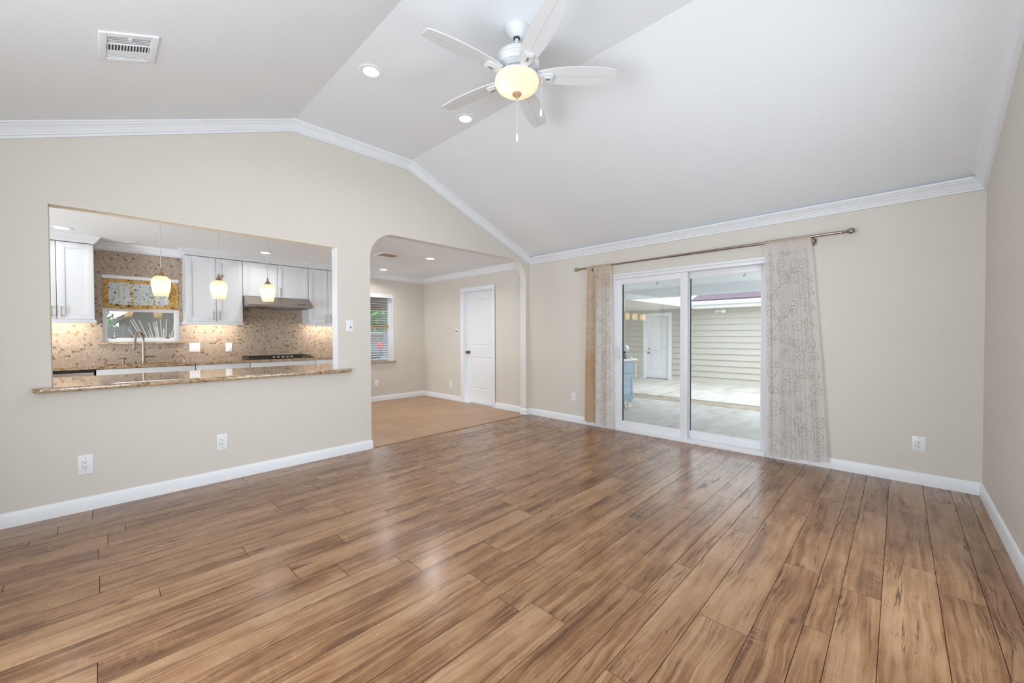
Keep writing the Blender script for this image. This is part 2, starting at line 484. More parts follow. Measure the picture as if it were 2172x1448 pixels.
# ------------------------------------------------------------------ mesh helpers
class MB:
    def __init__(self):
        self.v, self.f, self.mi = [], [], []

    def add(self, verts, faces, m=0):
        b = len(self.v)
        self.v += [tuple(p) for p in verts]
        self.f += [tuple(b + i for i in f) for f in faces]
        self.mi += [m] * len(faces)
        return self

    def box(self, x0, x1, y0, y1, z0, z1, m=0, bev=0.0):
        x0, x1 = sorted((x0, x1)); y0, y1 = sorted((y0, y1)); z0, z1 = sorted((z0, z1))
        if bev <= 0:
            vs = [(x, y, z) for z in (z0, z1) for y in (y0, y1) for x in (x0, x1)]
            return self.add(vs, [(0, 2, 3, 1), (4, 5, 7, 6), (0, 1, 5, 4), (2, 6, 7, 3), (0, 4, 6, 2), (1, 3, 7, 5)], m)
        bm = bmesh.new()
        bmesh.ops.create_cube(bm, size=1.0)
        for q in bm.verts:
            q.co = V(((x0 + x1) / 2 + q.co.x * (x1 - x0), (y0 + y1) / 2 + q.co.y * (y1 - y0), (z0 + z1) / 2 + q.co.z * (z1 - z0)))
        bev = min(bev, 0.45 * min(x1 - x0, y1 - y0, z1 - z0))
        bmesh.ops.bevel(bm, geom=list(bm.edges), offset=bev, segments=2, affect='EDGES', profile=0.6)
        return self.addbm(bm, m)

    def addbm(self, bm, m=0, mat=None):
        bm.verts.ensure_lookup_table()
        bm.verts.index_update()
        vs = [(mat @ q.co) if mat else q.co.copy() for q in bm.verts]
        fs = [[q.index for q in f.verts] for f in bm.faces]
        bm.free()
        return self.add(vs, fs, m)

    def tube(self, pts, r, seg=10, m=0, caps=True):
        pts = [V(p) for p in pts]
        n = len(pts)
        rs = r if isinstance(r, (list, tuple)) else [r] * n
        ts = []
        for i in range(n):
            a = pts[max(i - 1, 0)]
            b = pts[min(i + 1, n - 1)]
            ts.append((b - a).normalized())
        ref = V((0, 0, 1)) if abs(ts[0].z) < 0.9 else V((1, 0, 0))
        u = ts[0].cross(ref).normalized()
        vs = []
        for i in range(n):
            u = (u - ts[i] * u.dot(ts[i])).normalized()
            w = ts[i].cross(u)
            for k in range(seg):
                a = 2 * PI * k / seg
                vs.append(pts[i] + (u * math.cos(a) + w * math.sin(a)) * rs[i])
        fs = []
        for i in range(n - 1):
            for k in range(seg):
                k2 = (k + 1) % seg
                fs.append((i * seg + k, i * seg + k2, (i + 1) * seg + k2, (i + 1) * seg + k))
        if caps:
            fs.append(tuple(range(seg - 1, -1, -1)))
            fs.append(tuple((n - 1) * seg + k for k in range(seg)))
        return self.add(vs, fs, m)

    def lathe(self, prof, origin, axis=(0, 0, 1), seg=32, m=0, close=True):
        ax = V(axis).normalized()
        ref = V((1, 0, 0)) if abs(ax.x) < 0.9 else V((0, 1, 0))
        u = (ref - ax * ref.dot(ax)).normalized()
        w = ax.cross(u)
        o = V(origin)
        vs, fs = [], []
        for r, z in prof:
            for k in range(seg):
                a = 2 * PI * k / seg
                vs.append(o + ax * z + (u * math.cos(a) + w * math.sin(a)) * max(r, 1e-5))
        for i in range(len(prof) - 1):
            for k in range(seg):
                k2 = (k + 1) % seg
                fs.append((i * seg + k, i * seg + k2, (i + 1) * seg + k2, (i + 1) * seg + k))
        if close:
            fs.append(tuple(range(seg - 1, -1, -1)))
            fs.append(tuple((len(prof) - 1) * seg + k for k in range(seg)))
        return self.add(vs, fs, m)

    def slab(self, loops, origin, u, v, n, depth, m=0):
        """polygon with holes in the (u,v) plane, extruded by depth along n"""
        o, u, v, n = V(origin), V(u), V(v), V(n)
        lp = [[V((p[0], p[1], 0)) for p in l] for l in loops]
        flat = [p for l in lp for p in l]
        tris = tessellate_polygon(lp)
        N = len(flat)
        vs = [o + u * p.x + v * p.y for p in flat] + [o + u * p.x + v * p.y + n * depth for p in flat]
        fs = []
        for t in tris:
            fs.append(tuple(t))
            fs.append(tuple(i + N for i in reversed(t)))
        b = 0
        for l in lp:
            k = len(l)
            for i in range(k):
                j = (i + 1) % k
                fs.append((b + i, b + j, N + b + j, N + b + i))
            b += k
        return self.add(vs, fs, m)

    def prism(self, poly, origin, u, v, n, depth, m=0):
        o, u, v, n = V(origin), V(u), V(v), V(n)
        k = len(poly)
        vs = [o + u * p[0] + v * p[1] for p in poly] + [o + u * p[0] + v * p[1] + n * depth for p in poly]
        fs = [tuple(range(k)), tuple(range(2 * k - 1, k - 1, -1))]
        fs += [(i, k + i, k + (i + 1) % k, (i + 1) % k) for i in range(k)]
        return self.add(vs, fs, m)

    def sweep(self, prof, P, Q, nrm, dn, plane0, plane1, m=0):
        """profile (a along nrm, b along dn) run from P to Q and cut by two planes (point, normal)"""
        P, Q, nrm, dn = V(P), V(Q), V(nrm), V(dn)
        d = (Q - P).normalized()
        k = len(prof)
        vs = []
        for base, pl in ((P, plane0), (Q, plane1)):
            pp, pn = V(pl[0]), V(pl[1])
            for a, b in prof:
                x = base + nrm * a + dn * b
                t = (pp - x).dot(pn) / d.dot(pn)
                vs.append(x + d * t)
        fs = [tuple(range(k)), tuple(range(2 * k - 1, k - 1, -1))]
        fs += [(i, k + i, k + (i + 1) % k, (i + 1) % k) for i in range(k)]
        return self.add(vs, fs, m)

    def xform(self, mat):
        self.v = [tuple(mat @ V(p)) for p in self.v]
        return self


ORG = {}


def mesh_obj(name, mb, mats, org=(0, 0, 0), smooth=True, angle=35):
    org = V(org)
    me = bpy.data.meshes.new(name)
    me.from_pydata([tuple(V(p) - org) for p in mb.v], [], mb.f)
    if not isinstance(mats, (list, tuple)):
        mats = [mats]
    for mt in mats:
        me.materials.append(mt)
    for p, i in zip(me.polygons, mb.mi):
        p.material_index = i
    bm = bmesh.new()
    bm.from_mesh(me)
    bmesh.ops.recalc_face_normals(bm, faces=bm.faces)
    bm.to_mesh(me)
    bm.free()
    if smooth:
        for p in me.polygons:
            p.use_smooth = True
        me.set_sharp_from_angle(angle=math.radians(angle))
    o = bpy.data.objects.new(name, me)
    COL.objects.link(o)
    return o


def struct(name, mb, mats, smooth=True, **kw):
    o = mesh_obj(name, mb, mats, smooth=smooth)
    o['kind'] = 'structure'
    for k, v in kw.items():
        o[k] = v
    ORG[o.name] = V((0, 0, 0))
    return o


def sempty(name, loc=(0, 0, 0), **kw):
    o = bpy.data.objects.new(name, None)
    COL.objects.link(o)
    o.location = loc
    o.empty_display_size = 0.1
    o['kind'] = 'structure'
    for k, v in kw.items():
        o[k] = v
    ORG[o.name] = V(loc)
    return o


def thing(name, label, cat, loc, group=None):
    o = bpy.data.objects.new(name, None)
    COL.objects.link(o)
    o.location = loc
    o.empty_display_size = 0.1
    o['label'] = label
    o['category'] = cat
    if group:
        o['group'] = group
    ORG[o.name] = V(loc)
    return o


def part(name, mb, mats, parent, label=None, **kw):
    org = ORG[parent.name]
    o = mesh_obj(name, mb, mats, org, **kw)
    o.parent = parent
    if label:
        o['label'] = label
    ORG[o.name] = org
    return o


def solo(name, mb, mats, label, cat, loc, group=None, **kw):
    o = mesh_obj(name, mb, mats, loc, **kw)
    o.location = loc
    o['label'] = label
    o['category'] = cat
    if group:
        o['group'] = group
    ORG[o.name] = V(loc)
    return o


def rect(u0, u1, v0, v1):
    return [(u0, v0), (u1, v0), (u1, v1), (u0, v1)]


XA, ZA = (1, 0, 0), (0, 0, 1)
YAX = (0, 1, 0)

# ------------------------------------------------------------------ the room shell
# ---- wood floor: individual boards in one floor mesh
fl_v, fl_f, fl_r = [], [], []
widths = [0.142, 0.092, 0.153, 0.195]


def plank_quad(x0, x1, y0, y1, rnd):
    b = 0.0013
    d = 0.003
    i = len(fl_v)
    fl_v.extend([(x0, y0, -d), (x1, y0, -d), (x1, y1, -d), (x0, y1, -d),
                 (x0 + b, y0 + b, 0), (x1 - b, y0 + b, 0), (x1 - b, y1 - b, 0), (x0 + b, y1 - b, 0)])
    fs = [(i + 4, i + 5, i + 6, i + 7), (i, i + 1, i + 5, i + 4), (i + 1, i + 2, i + 6, i + 5), (i + 2, i + 3, i + 7, i + 6), (i + 3, i, i + 4, i + 7)]
    fl_f.extend(fs)
    fl_r.extend([rnd] * 5)


rf = random.Random(11)
y, k = YC - 0.02 + 0.095 - 0.142, 0
while y < YA:
    w = widths[k % 4]
    y0, y1 = max(y, YC - 0.03), min(y + w, YA - 0.002)
    x = XL - rf.random() * 1.2
    while x < XB:
        L = rf.choice((0.9, 1.2, 1.2, 1.5))
        xa, xb = max(x, XL - 0.02), min(x + L, XB + 0.012)
        if xb > xa + 0.02 and y1 > y0 + 0.01:
            plank_quad(xa, xb, y0, y1, (rf.random(), rf.random(), rf.random(), 1))
        x += L
    y += w
    k += 1
me = bpy.data.meshes.new('floor')
me.from_pydata(fl_v, [], fl_f)
me.materials.append(M_FLOOR)
me.materials.append(plain('plank_edge', (0.060, 0.028, 0.013), 0.5))
for i_, p_ in enumerate(me.polygons):
    p_.material_index = 0 if i_ % 5 == 0 else 1
ca = me.color_attributes.new('plank', 'FLOAT_COLOR', 'CORNER')
li = 0
for p, rnd in zip(me.polygons, fl_r):
    for l in p.loop_indices:
        ca.data[l].color = rnd
floor = bpy.data.objects.new('floor', me)
COL.objects.link(floor)
floor['kind'] = 'structure'
struct('floor_slab', MB().box(XL - 0.1, XB + 0.012, YC - 0.12, YA + 0.03, -0.12, -0.0032), M_DARK)
struct('floor_dining', MB().box(-3.0, XB + 0.012, YA - 0.002, YD + 0.02, -0.12, -0.001), M_TILE)
struct('trim_6', MB().box(2.06, 4.60, YA - 0.008, YA + 0.004, -0.003, 0.0035, bev=0.002), M_BROWNWOOD)

# ---- walls
TOP = 0.06


def vault_line(xa, xb, dz):
    xs = [xa] + [x for x in (X1, X2) if xa < x < xb] + [xb]
    return [(x, vault(x) + dz) for x in xs]


# wall with pass-through and arch
ARX0, ARX1, ARZ, ARR = 2.062, 4.598, 2.385, 0.30
PTX0, PTX1, PTZ0, PTZ1 = -0.231, 1.708, 0.861, 2.145


def arc(cx, cz, r, a0, a1, n=10):
    return [(cx + r * math.cos(a0 + (a1 - a0) * i / n), cz + r * math.sin(a0 + (a1 - a0) * i / n)) for i in range(n + 1)]


outer = [(XL, -0.1), (ARX0, -0.1)]
outer += arc(ARX0 + ARR, ARZ - ARR, ARR, PI, PI / 2)
outer += arc(ARX1 - ARR, ARZ - ARR, ARR, PI / 2, 0)
outer += [(ARX1, -0.1), (XB, -0.1)]
outer += list(reversed(vault_line(XL, XB, TOP)))
struct('wall_left', MB().slab([outer, rect(PTX0, PTX1, PTZ0, PTZ1)], (0, YA, 0), XA, ZA, YAX, YA2 - YA), M_WALL, smooth=False)

# sliding-door wall, running on as the dining room's right wall
SDY0, SDY1, SDZ = 0.93, 2.692, 1.998
DDY0, DDY1, DDZ = 4.985, 5.795, 2.045
hole1 = rect(SDY0, SDY1, -0.1, SDZ)
ob = [(YC - 0.15, -0.3), (SDY0, -0.3), (SDY0, SDZ), (SDY1, SDZ), (SDY1, -0.3), (DDY0, -0.3), (DDY0, DDZ), (DDY1, DDZ), (DDY1, -0.3), (YD + 0.2, -0.3), (YD + 0.2, 2.75), (YC - 0.15, 2.75)]
struct('wall_right', MB().slab([ob], (XB, 0, 0), YAX, ZA, XA, XB2 - XB), M_WALL, smooth=False)
# right-hand wall with two unseen openings added for the side fill lights
oc = [(XL, -0.1), (XB, -0.1)] + list(reversed(vault_line(XL, XB, TOP)))
struct('wall_front', MB().slab([oc, rect(-0.90, 0.04, 0.4, 2.12), rect(1.60, 2.94, 0.4, 2.12)], (0, YC, 0), XA, ZA, (0, -1, 0), 0.12), M_WALL, smooth=False)
# wall behind the camera, its unseen opening added for the rear fill light
ol = [(YC - 0.12, -0.1), (YA2, -0.1), (YA2, 2.6), (YC - 0.12, 2.6)]
KXL = -3.0
struct('wall_kitchen', MB().slab([[(YA2 - 0.1, -0.1), (YD + 0.15, -0.1), (YD + 0.15, 2.6), (YA2 - 0.1, 2.6)], rect(4.39, 5.27, 0.28, 1.58)], (KXL, 0, 0), YAX, ZA, (-1, 0, 0), 0.12), M_WALL, smooth=False)  # unseen opening added for the kitchen fill light
struct('wall_kitchen_side', MB().box(KXL, XL - 0.12, YA2 - 0.1, YA2, -0.1, 2.6), M_WALL, smooth=False)
struct('wall_behind', MB().slab([ol, rect(0.40, 2.10, 0.4, 2.12)], (XL, 0, 0), YAX, ZA, (-1, 0, 0), 0.12), M_WALL, smooth=False)
# far wall of kitchen and dining
KWX0, KWX1, KWZ0, KWZ1 = 0.03, 0.762, 1.165, 2.0
DWX0, DWX1, DWZ0, DWZ1 = 2.95, 3.975, 0.752, 2.03
of = [(KXL, -0.1), (XB, -0.1), (XB, 2.6), (KXL, 2.6)]
struct('wall_back', MB().slab([of, rect(KWX0, KWX1, KWZ0, KWZ1), rect(DWX0, DWX1, DWZ0, DWZ1)], (0, YD, 0), XA, ZA, YAX, 0.16), M_WALL, smooth=False)
# mosaic lining behind the counter
struct('wall_backsplash', MB().slab([rect(KXL, 2.96, 0.90, 2.39), rect(KWX0, KWX1, KWZ0, KWZ1)], (0, YD - 0.010, 0), XA, ZA, YAX, 0.0099), M_MOSAIC, smooth=False)

# ---- ceilings
pts = vault_line(XL - 0.12, XB + 0.05, 0)
poly = pts + [(x, z + 0.1) for x, z in reversed(pts)]
struct('ceiling', MB().prism(poly, (0, YC - 0.12, 0), XA, ZA, YAX, YA2 - YC + 0.115), M_CEIL, smooth=False)
struct('ceiling_kitchen', MB().box(KXL - 0.1, XB + 0.1, YA2 - 0.002, YD + 0.15, KZ, KZ + 0.1), mk_paint('kitchen_ceiling_paint', (0.90, 0.94, 0.985), 0.15, 70, 0.75), smooth=False)

# ---- crown moulding
CROWN = [(0, 0), (0.015, 0), (0.015, -0.009), (0.010, -0.011), (0.010, -0.016), (0.022, -0.019), (0.024, -0.027), (0.030, -0.032), (0.037, -0.043), (0.046, -0.054), (0.056, -0.063), (0.063, -0.066), (0.063, -0.073), (0.075, -0.076), (0.079, -0.083), (0.079, -0.094), (0, -0.094)]


def up_of(d, n):
    """in-wall direction square to the run, pointing down"""
    x = V(d).cross(V(n)).normalized()
    return x if x.z < 0 else -x


def crown_run(name, segs, nrm):
    mb = MB()
    for P, Q, p0, p1 in segs:
        d = (V(Q) - V(P)).normalized()
        mb.sweep(CROWN, P, Q, nrm, up_of(d, nrm), p0, p1)
    return struct(name, mb, M_TRIM, smooth=False)


CB = 0.0925
for nm, yy, nn, cm in (('trim_1', YA, (0, -1, 0), -1), ('trim_2', YC, (0, 1, 0), 1)):
    # lower edge of the moulding follows the vault; three straight pieces mitred at the kinks
    def lowpt(x):
        return V((x, yy, vault(x) - CB))
    PL = lambda p, n_: (p, n_)
    dl = V((1, 0, SL)).normalized(); d0 = V((1, 0, 0)); dr = V((1, 0, -SR)).normalized()
    k1, k2 = V((X1, yy, ZS - CB)), V((X2, yy, ZS - CB))
    eL = lowpt(XL); eR = lowpt(XB)
    cor = (V((XB, yy, 0)), V((1, -cm, 0)) if cm == -1 else V((1, 1, 0)))
    cor = (V((XB, yy, 0)), V((1, 1, 0)) if cm == 1 else V((1, -1, 0)))
    crown_run(nm, [(eL, k1, (eL, d0), (k1, dl + d0)), (k1, k2, (k1, dl + d0), (k2, d0 + dr)), (k2, eR, (k2, d0 + dr), cor)], nn)
ZBc = vault(XB) - CB
crown_run('trim_3', [((XB, YC, ZBc), (XB, YA, ZBc), ((XB, YC, 0), (1, 1, 0)), ((XB, YA, 0), (1, -1, 0)))], (-1, 0, 0))
ZK = KZ - 0.0925
crown_run('trim_4', [((XB, YA2, ZK), (XB, YD, ZK), ((XB, YA2, 0), (0, 1, 0)), ((XB, YD, 0), (1, -1, 0)))], (-1, 0, 0))
crown_run('trim_5', [((KXL, YD, ZK), (XB, YD, ZK), ((KXL, YD, 0), (1, 0, 0)), ((XB, YD, 0), (1, -1, 0)))], (0, -1, 0))

# ---- baseboards
BASE = [(0, 0), (0.015, 0), (0.015, 0.068), (0.012, 0.078), (0.010, 0.088), (0.006, 0.094), (0, 0.096)]


def base_run(name, segs):
    mb = MB()
    for P, Q, n_, p0, p1 in segs:
        mb.sweep(BASE, P, Q, n_, (0, 0, 1), p0, p1)
    return struct(name, mb, M_TRIM)


base_run('baseboard_left', [((XL, YA, 0), (ARX0, YA, 0), (0, -1, 0), ((XL, YA, 0), (1, 0, 0)), ((ARX0, YA, 0), (1, 1, 0))),
                            ((ARX0, YA, 0), (ARX0, YA2, 0), (1, 0, 0), ((ARX0, YA, 0), (1, 1, 0)), ((ARX0, YA2, 0), (0, 1, 0)))])
base_run('baseboard_arch', [((ARX1, YA2, 0), (ARX1, YA, 0), (-1, 0, 0), ((ARX1, YA2, 0), (0, 1, 0)), ((ARX1, YA, 0), (1, -1, 0))),
                            ((ARX1, YA, 0), (XB, YA, 0), (0, -1, 0), ((ARX1, YA, 0), (1, -1, 0)), ((XB, YA, 0), (1, -1, 0)))])
base_run('baseboard_right', [((XB, YC, 0), (XB, SDY0, 0), (-1, 0, 0), ((XB, YC, 0), (1, 1, 0)), ((XB, SDY0, 0), (0, 1, 0))),
                             ((XB, SDY1, 0), (XB, YA, 0), (-1, 0, 0), ((XB, SDY1, 0), (0, 1, 0)), ((XB, YA, 0), (1, -1, 0)))])
base_run('baseboard_front', [((XL, YC, 0), (XB, YC, 0), (0, 1, 0), ((XL, YC, 0), (1, 0, 0)), ((XB, YC, 0), (1, 1, 0)))])
base_run('baseboard_dining', [((XB, YA2, 0), (XB, DDY0 - 0.055, 0), (-1, 0, 0), ((XB, YA2, 0), (0, 1, 0)), ((XB, DDY0 - 0.055, 0), (0, 1, 0))),
                              ((XB, DDY1 + 0.062, 0), (XB, YD, 0), (-1, 0, 0), ((XB, DDY1 + 0.062, 0), (0, 1, 0)), ((XB, YD, 0), (1, -1, 0)))])
base_run('baseboard_back', [((2.97, YD, 0), (XB, YD, 0), (0, -1, 0), ((2.97, YD, 0), (1, 0, 0)), ((XB, YD, 0), (1, -1, 0)))])
# white casing lining the pass-through
lin = MB()
lin.box(PTX1 - 0.006, PTX1 + 0.001, YA - 0.001, YA2 + 0.001, PTZ0 + 0.035, PTZ1)
struct('trim_7', lin, M_TRIM, smooth=False)

# added linings whose pale colour stands in for light on arch and pass-through
def arch_path(t):
    return ([(ARX0 + t, 0.0965)] + arc(ARX0 + ARR, ARZ - ARR, ARR - t, PI, PI / 2, 14)
            + arc(ARX1 - ARR, ARZ - ARR, ARR - t, PI / 2, 0, 14) + [(ARX1 - t, 0.0965)])


struct('trim_lit_arch', MB().slab([arch_path(0.0) + list(reversed(arch_path(0.003)))], (0, YA + 0.0005, 0), XA, ZA, YAX, YA2 - YA - 0.001), mk_paint('lit_jamb_pale', (0.80, 0.785, 0.755), 0.12), angle=30)
struct('trim_lit_head', MB().box(PTX0 + 0.0005, PTX1 - 0.0065, YA + 0.0005, YA2 - 0.0005, PTZ1 - 0.003, PTZ1), mk_paint('pendant_glow_cream', (0.88, 0.83, 0.72), 0.1), smooth=False)  # cream colour stands in for pendant light on the soffit

# ------------------------------------------------------------------ dining door (door_1)
d1 = sempty('door_1', (XB, DDY0, 0), label='white two-panel interior door with arched upper panel in the dining area', category='door')
DX = XB + 0.075        # face of the leaf sits back in the jamb


def moulded_door(root, y0, y1, z0, z1, xf, thick, panels, mat):
    """leaf facing -X with raised panels; panels: list of (y0,y1,z0,z1,arch)"""
    loops = [rect(y0, y1, z0, z1)]
    mb = MB()
    outl = []
    for a, b, c, d, ar in panels:
        if ar > 0:
            R = ((b - a) ** 2 / 4 + ar * ar) / (2 * ar)
            th = math.asin((b - a) / 2 / R)
            top = [((a + b) / 2 + R * math.sin(th - 2 * th * i / 12), d - R + R * math.cos(th - 2 * th * i / 12)) for i in range(13)]
            outl.append([(a, c), (b, c)] + top)
        else:
            outl.append(rect(a, b, c, d))
    mb.slab(loops + outl, (xf, 0, 0), YAX, ZA, XA, thick)
    leaf = part('door_leaf', mb, mat, root, smooth=False)

    def inset(l, t):
        cx = sum(p[0] for p in l) / len(l); cz = sum(p[1] for p in l) / len(l)
        w_ = max(p[0] for p in l) - min(p[0] for p in l); h_ = max(p[1] for p in l) - min(p[1] for p in l)
        sx, sz = (w_ - 2 * t) / w_, (h_ - 2 * t) / h_
        mx = (max(p[0] for p in l) + min(p[0] for p in l)) / 2; mz = (max(p[1] for p in l) + min(p[1] for p in l)) / 2
        return [(mx + (p[0] - mx) * sx, mz + (p[1] - mz) * sz) for p in l]
    for l in outl:
        pm = MB()
        rings = [(0.0, 0.0), (0.007, 0.013), (0.020, 0.013), (0.036, 0.003)]
        k = len(l)
        allv = []
        for t, dd in rings:
            allv.append([(xf + dd, p[0], p[1]) for p in inset(l, t)])
        for i in range(len(rings) - 1):
            vs = allv[i] + allv[i + 1]
            pm.add(vs, [(j, (j + 1) % k, k + (j + 1) % k, k + j) for j in range(k)])
        pm.add(allv[-1], [tuple(range(k))])
        part('panel', pm, mat, leaf, angle=20)
    return leaf


moulded_door(d1, DDY0 + 0.02, DDY1 - 0.02, 0.012, DDZ - 0.02, DX, 0.035,
             [(DDY0 + 0.125, DDY1 - 0.125, 1.035, 1.905, 0.085), (DDY0 + 0.125, DDY1 - 0.125, 0.255, 0.845, 0)], M_DOORW)
jm = MB()
jm.box(XB - 0.002, XB2, DDY0, DDY0 + 0.019, 0, DDZ).box(XB - 0.002, XB2, DDY1 - 0.019, DDY1, 0, DDZ).box(XB - 0.002, XB2, DDY0 + 0.019, DDY1 - 0.019, DDZ - 0.019, DDZ)
jm.box(DX + 0.036, DX + 0.05, DDY0 + 0.019, DDY1 - 0.019, 0, DDZ - 0.019)
part('door_jamb', jm, M_TRIM, d1, smooth=False)
cs = MB()
CASE = [(0, 0), (0.058, 0), (0.058, 0.016), (0.044, 0.018), (0.030, 0.013), (0.012, 0.010), (0, 0.008)]
cw = 0.062
a0, a1, zt = DDY0 + 0.006, DDY1 - 0.006, DDZ - 0.006
for (yy0, yy1, za, zb) in ((a0 - cw, a0, 0, zt), (a1, a1 + cw, 0, zt), (a0 - cw, a1 + cw, zt, zt + cw)):
    cs.box(XB - 0.017, XB - 0.0005, yy0, yy1, za, zb, bev=0.004)
for (yy0, yy1, za, zb) in ((a0 - cw, a0 - cw + 0.018, 0, zt + cw - 0.018), (a1 + cw - 0.018, a1 + cw, 0, zt + cw - 0.018), (a0 - cw, a1 + cw, zt + cw - 0.018, zt + cw)):
    cs.box(XB - 0.022, XB - 0.0005, yy0, yy1, za, zb, bev=0.003)
part('door_casing', cs, M_TRIM, d1)
kn = MB()
ky, kz = DDY1 - 0.085, 0.925
kn.lathe([(0.030, 0.0), (0.030, 0.006), (0.014, 0.010), (0.012, 0.03), (0.026, 0.040), (0.030, 0.052), (0.024, 0.066), (0.0, 0.07)], (DX, ky, kz), (-1, 0, 0), 20)
part('door_knob', kn, M_BRONZE, d1, 'dark bronze round knob')
# ------------------------------------------------------------------ sliding patio door (door_2)
d2 = sempty('door_2', (XB, SDY0, 0), label='white vinyl sliding glass patio door between two sheer curtains', category='sliding door')
fx0, fx1 = XB - 0.012, XB + 0.135
fr = MB()
fr.box(fx0, fx1, SDY1 - 0.038, SDY1, -0.02, SDZ, bev=0.003)
fr.box(fx0, fx1, SDY0, SDY0 + 0.038, -0.02, SDZ, bev=0.003)
fr.box(fx0, fx1, SDY0 + 0.038, SDY1 - 0.038, SDZ - 0.04, SDZ, bev=0.003)
fr.box(fx0 - 0.012, fx1, SDY0 + 0.038, SDY1 - 0.038, -0.02, 0.040, bev=0.003)
fr.box(fx0 - 0.016, fx0, SDY0 - 0.0, SDY1, SDZ - 0.002, SDZ + 0.022, bev=0.002)
part('door_frame', fr, M_VINYL, d2)


def slide_panel(y0, y1, z0, z1, xa, xb, st0, st1, rt_, rb):
    mb = MB()
    mb.box(xa, xb, y0, y0 + st0, z0, z1, bev=0.004)
    mb.box(xa, xb, y1 - st1, y1, z0, z1, bev=0.004)
    mb.box(xa, xb, y0 + st0, y1 - st1, z1 - rt_, z1, bev=0.004)
    mb.box(xa, xb, y0 + st0, y1 - st1, z0, z0 + rb, bev=0.004)
    # glazing bead
    bx = xa - 0.003
    for q in ((y0 + st0, y0 + st0 + 0.010, z0 + rb, z1 - rt_), (y1 - st1 - 0.010, y1 - st1, z0 + rb, z1 - rt_), (y0 + st0 + 0.010, y1 - st1 - 0.010, z1 - rt_ - 0.01, z1 - rt_), (y0 + st0 + 0.010, y1 - st1 - 0.010, z0 + rb, z0 + rb + 0.01)):
        mb.box(xa + 0.006, xb - 0.006, *q)
    s = part('sliding_panel', mb, M_VINYL, d2)
    g = MB().box((xa + xb) / 2 - 0.002, (xa + xb) / 2 + 0.002, y0 + st0, y1 - st1, z0 + rb, z1 - rt_)
    part('glass_pane', g, M_GLASS, s, smooth=False)
    gk = MB()
    for q in ((y1 - st1 - 0.016, y1 - st1 - 0.010),):
        gk.box(xa + 0.008, xb - 0.008, q[0], q[1], z0 + rb, z1 - rt_)
    part('gasket', gk, M_DARK, s, 'black rubber gasket', smooth=False)
    return s


pl = slide_panel(1.748, 2.655, 0.040, 1.958, XB + 0.012, XB + 0.050, 0.075, 0.075, 0.062, 0.078)
pr = slide_panel(0.965, 1.80, 0.040, 1.958, XB + 0.068, XB + 0.106, 0.055, 0.050, 0.062, 0.075)
hd = MB()
hy = 2.615
hd.box(XB + 0.004, XB + 0.013, hy - 0.02, hy + 0.02, 0.90, 1.12, bev=0.003)
hd.tube([(XB + 0.008, hy - 0.008, 0.915), (XB - 0.028, hy - 0.010, 0.94), (XB - 0.038, hy - 0.010, 1.01), (XB - 0.028, hy - 0.010, 1.08), (XB + 0.008, hy - 0.008, 1.105)], 0.008, 10)
part('handle', hd, M_VINYL, pl)
fp = MB().box(XB + 0.060, XB + 0.069, 1.24, 1.38, 0.065, 0.082, bev=0.003)
part('finger_pull', fp, M_VINYL, pr)

# ------------------------------------------------------------------ curtain rod and curtains
RX, RZ = XB - 0.085, 2.139
rod = thing('curtain_rod', 'long bronze curtain rod with ball finials above the sliding door', 'curtain rod', (RX, 0.37, RZ))
part('rod', MB().tube([(RX, 0.372, RZ + 0.004), (RX, 1.93, RZ + 0.002)], 0.0135, 14), M_NICKEL, rod)
part('rod', MB().tube([(RX, 1.90, RZ + 0.002), (RX, 3.165, RZ)], 0.011, 14), M_NICKEL, rod)
FIN = [(0.011, -0.01), (0.020, 0.0), (0.020, 0.008), (0.012, 0.012), (0.012, 0.018), (0.018, 0.022), (0.013, 0.028), (0.022, 0.038), (0.032, 0.055), (0.033, 0.068), (0.027, 0.084), (0.014, 0.098), (0.0, 0.103)]
FIN2 = [(r * 0.8, z * 0.78) for r, z in FIN]
part('finial', MB().lathe(FIN2, (RX, 0.362, RZ + 0.004), (0, -1, 0), 24), M_NICKEL, rod)
part('finial', MB().lathe(FIN2, (RX, 3.165, RZ), (0, 1, 0), 24), M_NICKEL, rod)
for by in (0.578, 2.95):
    b = MB().box(RX - 0.012, RX + 0.012, by - 0.011, by + 0.011, RZ - 0.05, RZ - 0.010, bev=0.003).box(RX - 0.006, XB - 0.001, by - 0.008, by + 0.008, RZ - 0.044, RZ - 0.03).box(XB - 0.008, XB - 0.0005, by - 0.014, by + 0.014, RZ - 0.07, RZ - 0.01, bev=0.003)
    part('bracket', b, M_BRONZE, rod)


def spiral_stroke(cx, cz, r, turns, a0, sgn):
    n = int(26 * turns)
    out = []
    for i in range(n + 1):
        t = i / n
        a = a0 + sgn * 2 * PI * turns * t
        out.append((cx + r * (1 - 0.88 * t) * math.cos(a), cz + r * (1 - 0.88 * t) * math.sin(a)))
    return out


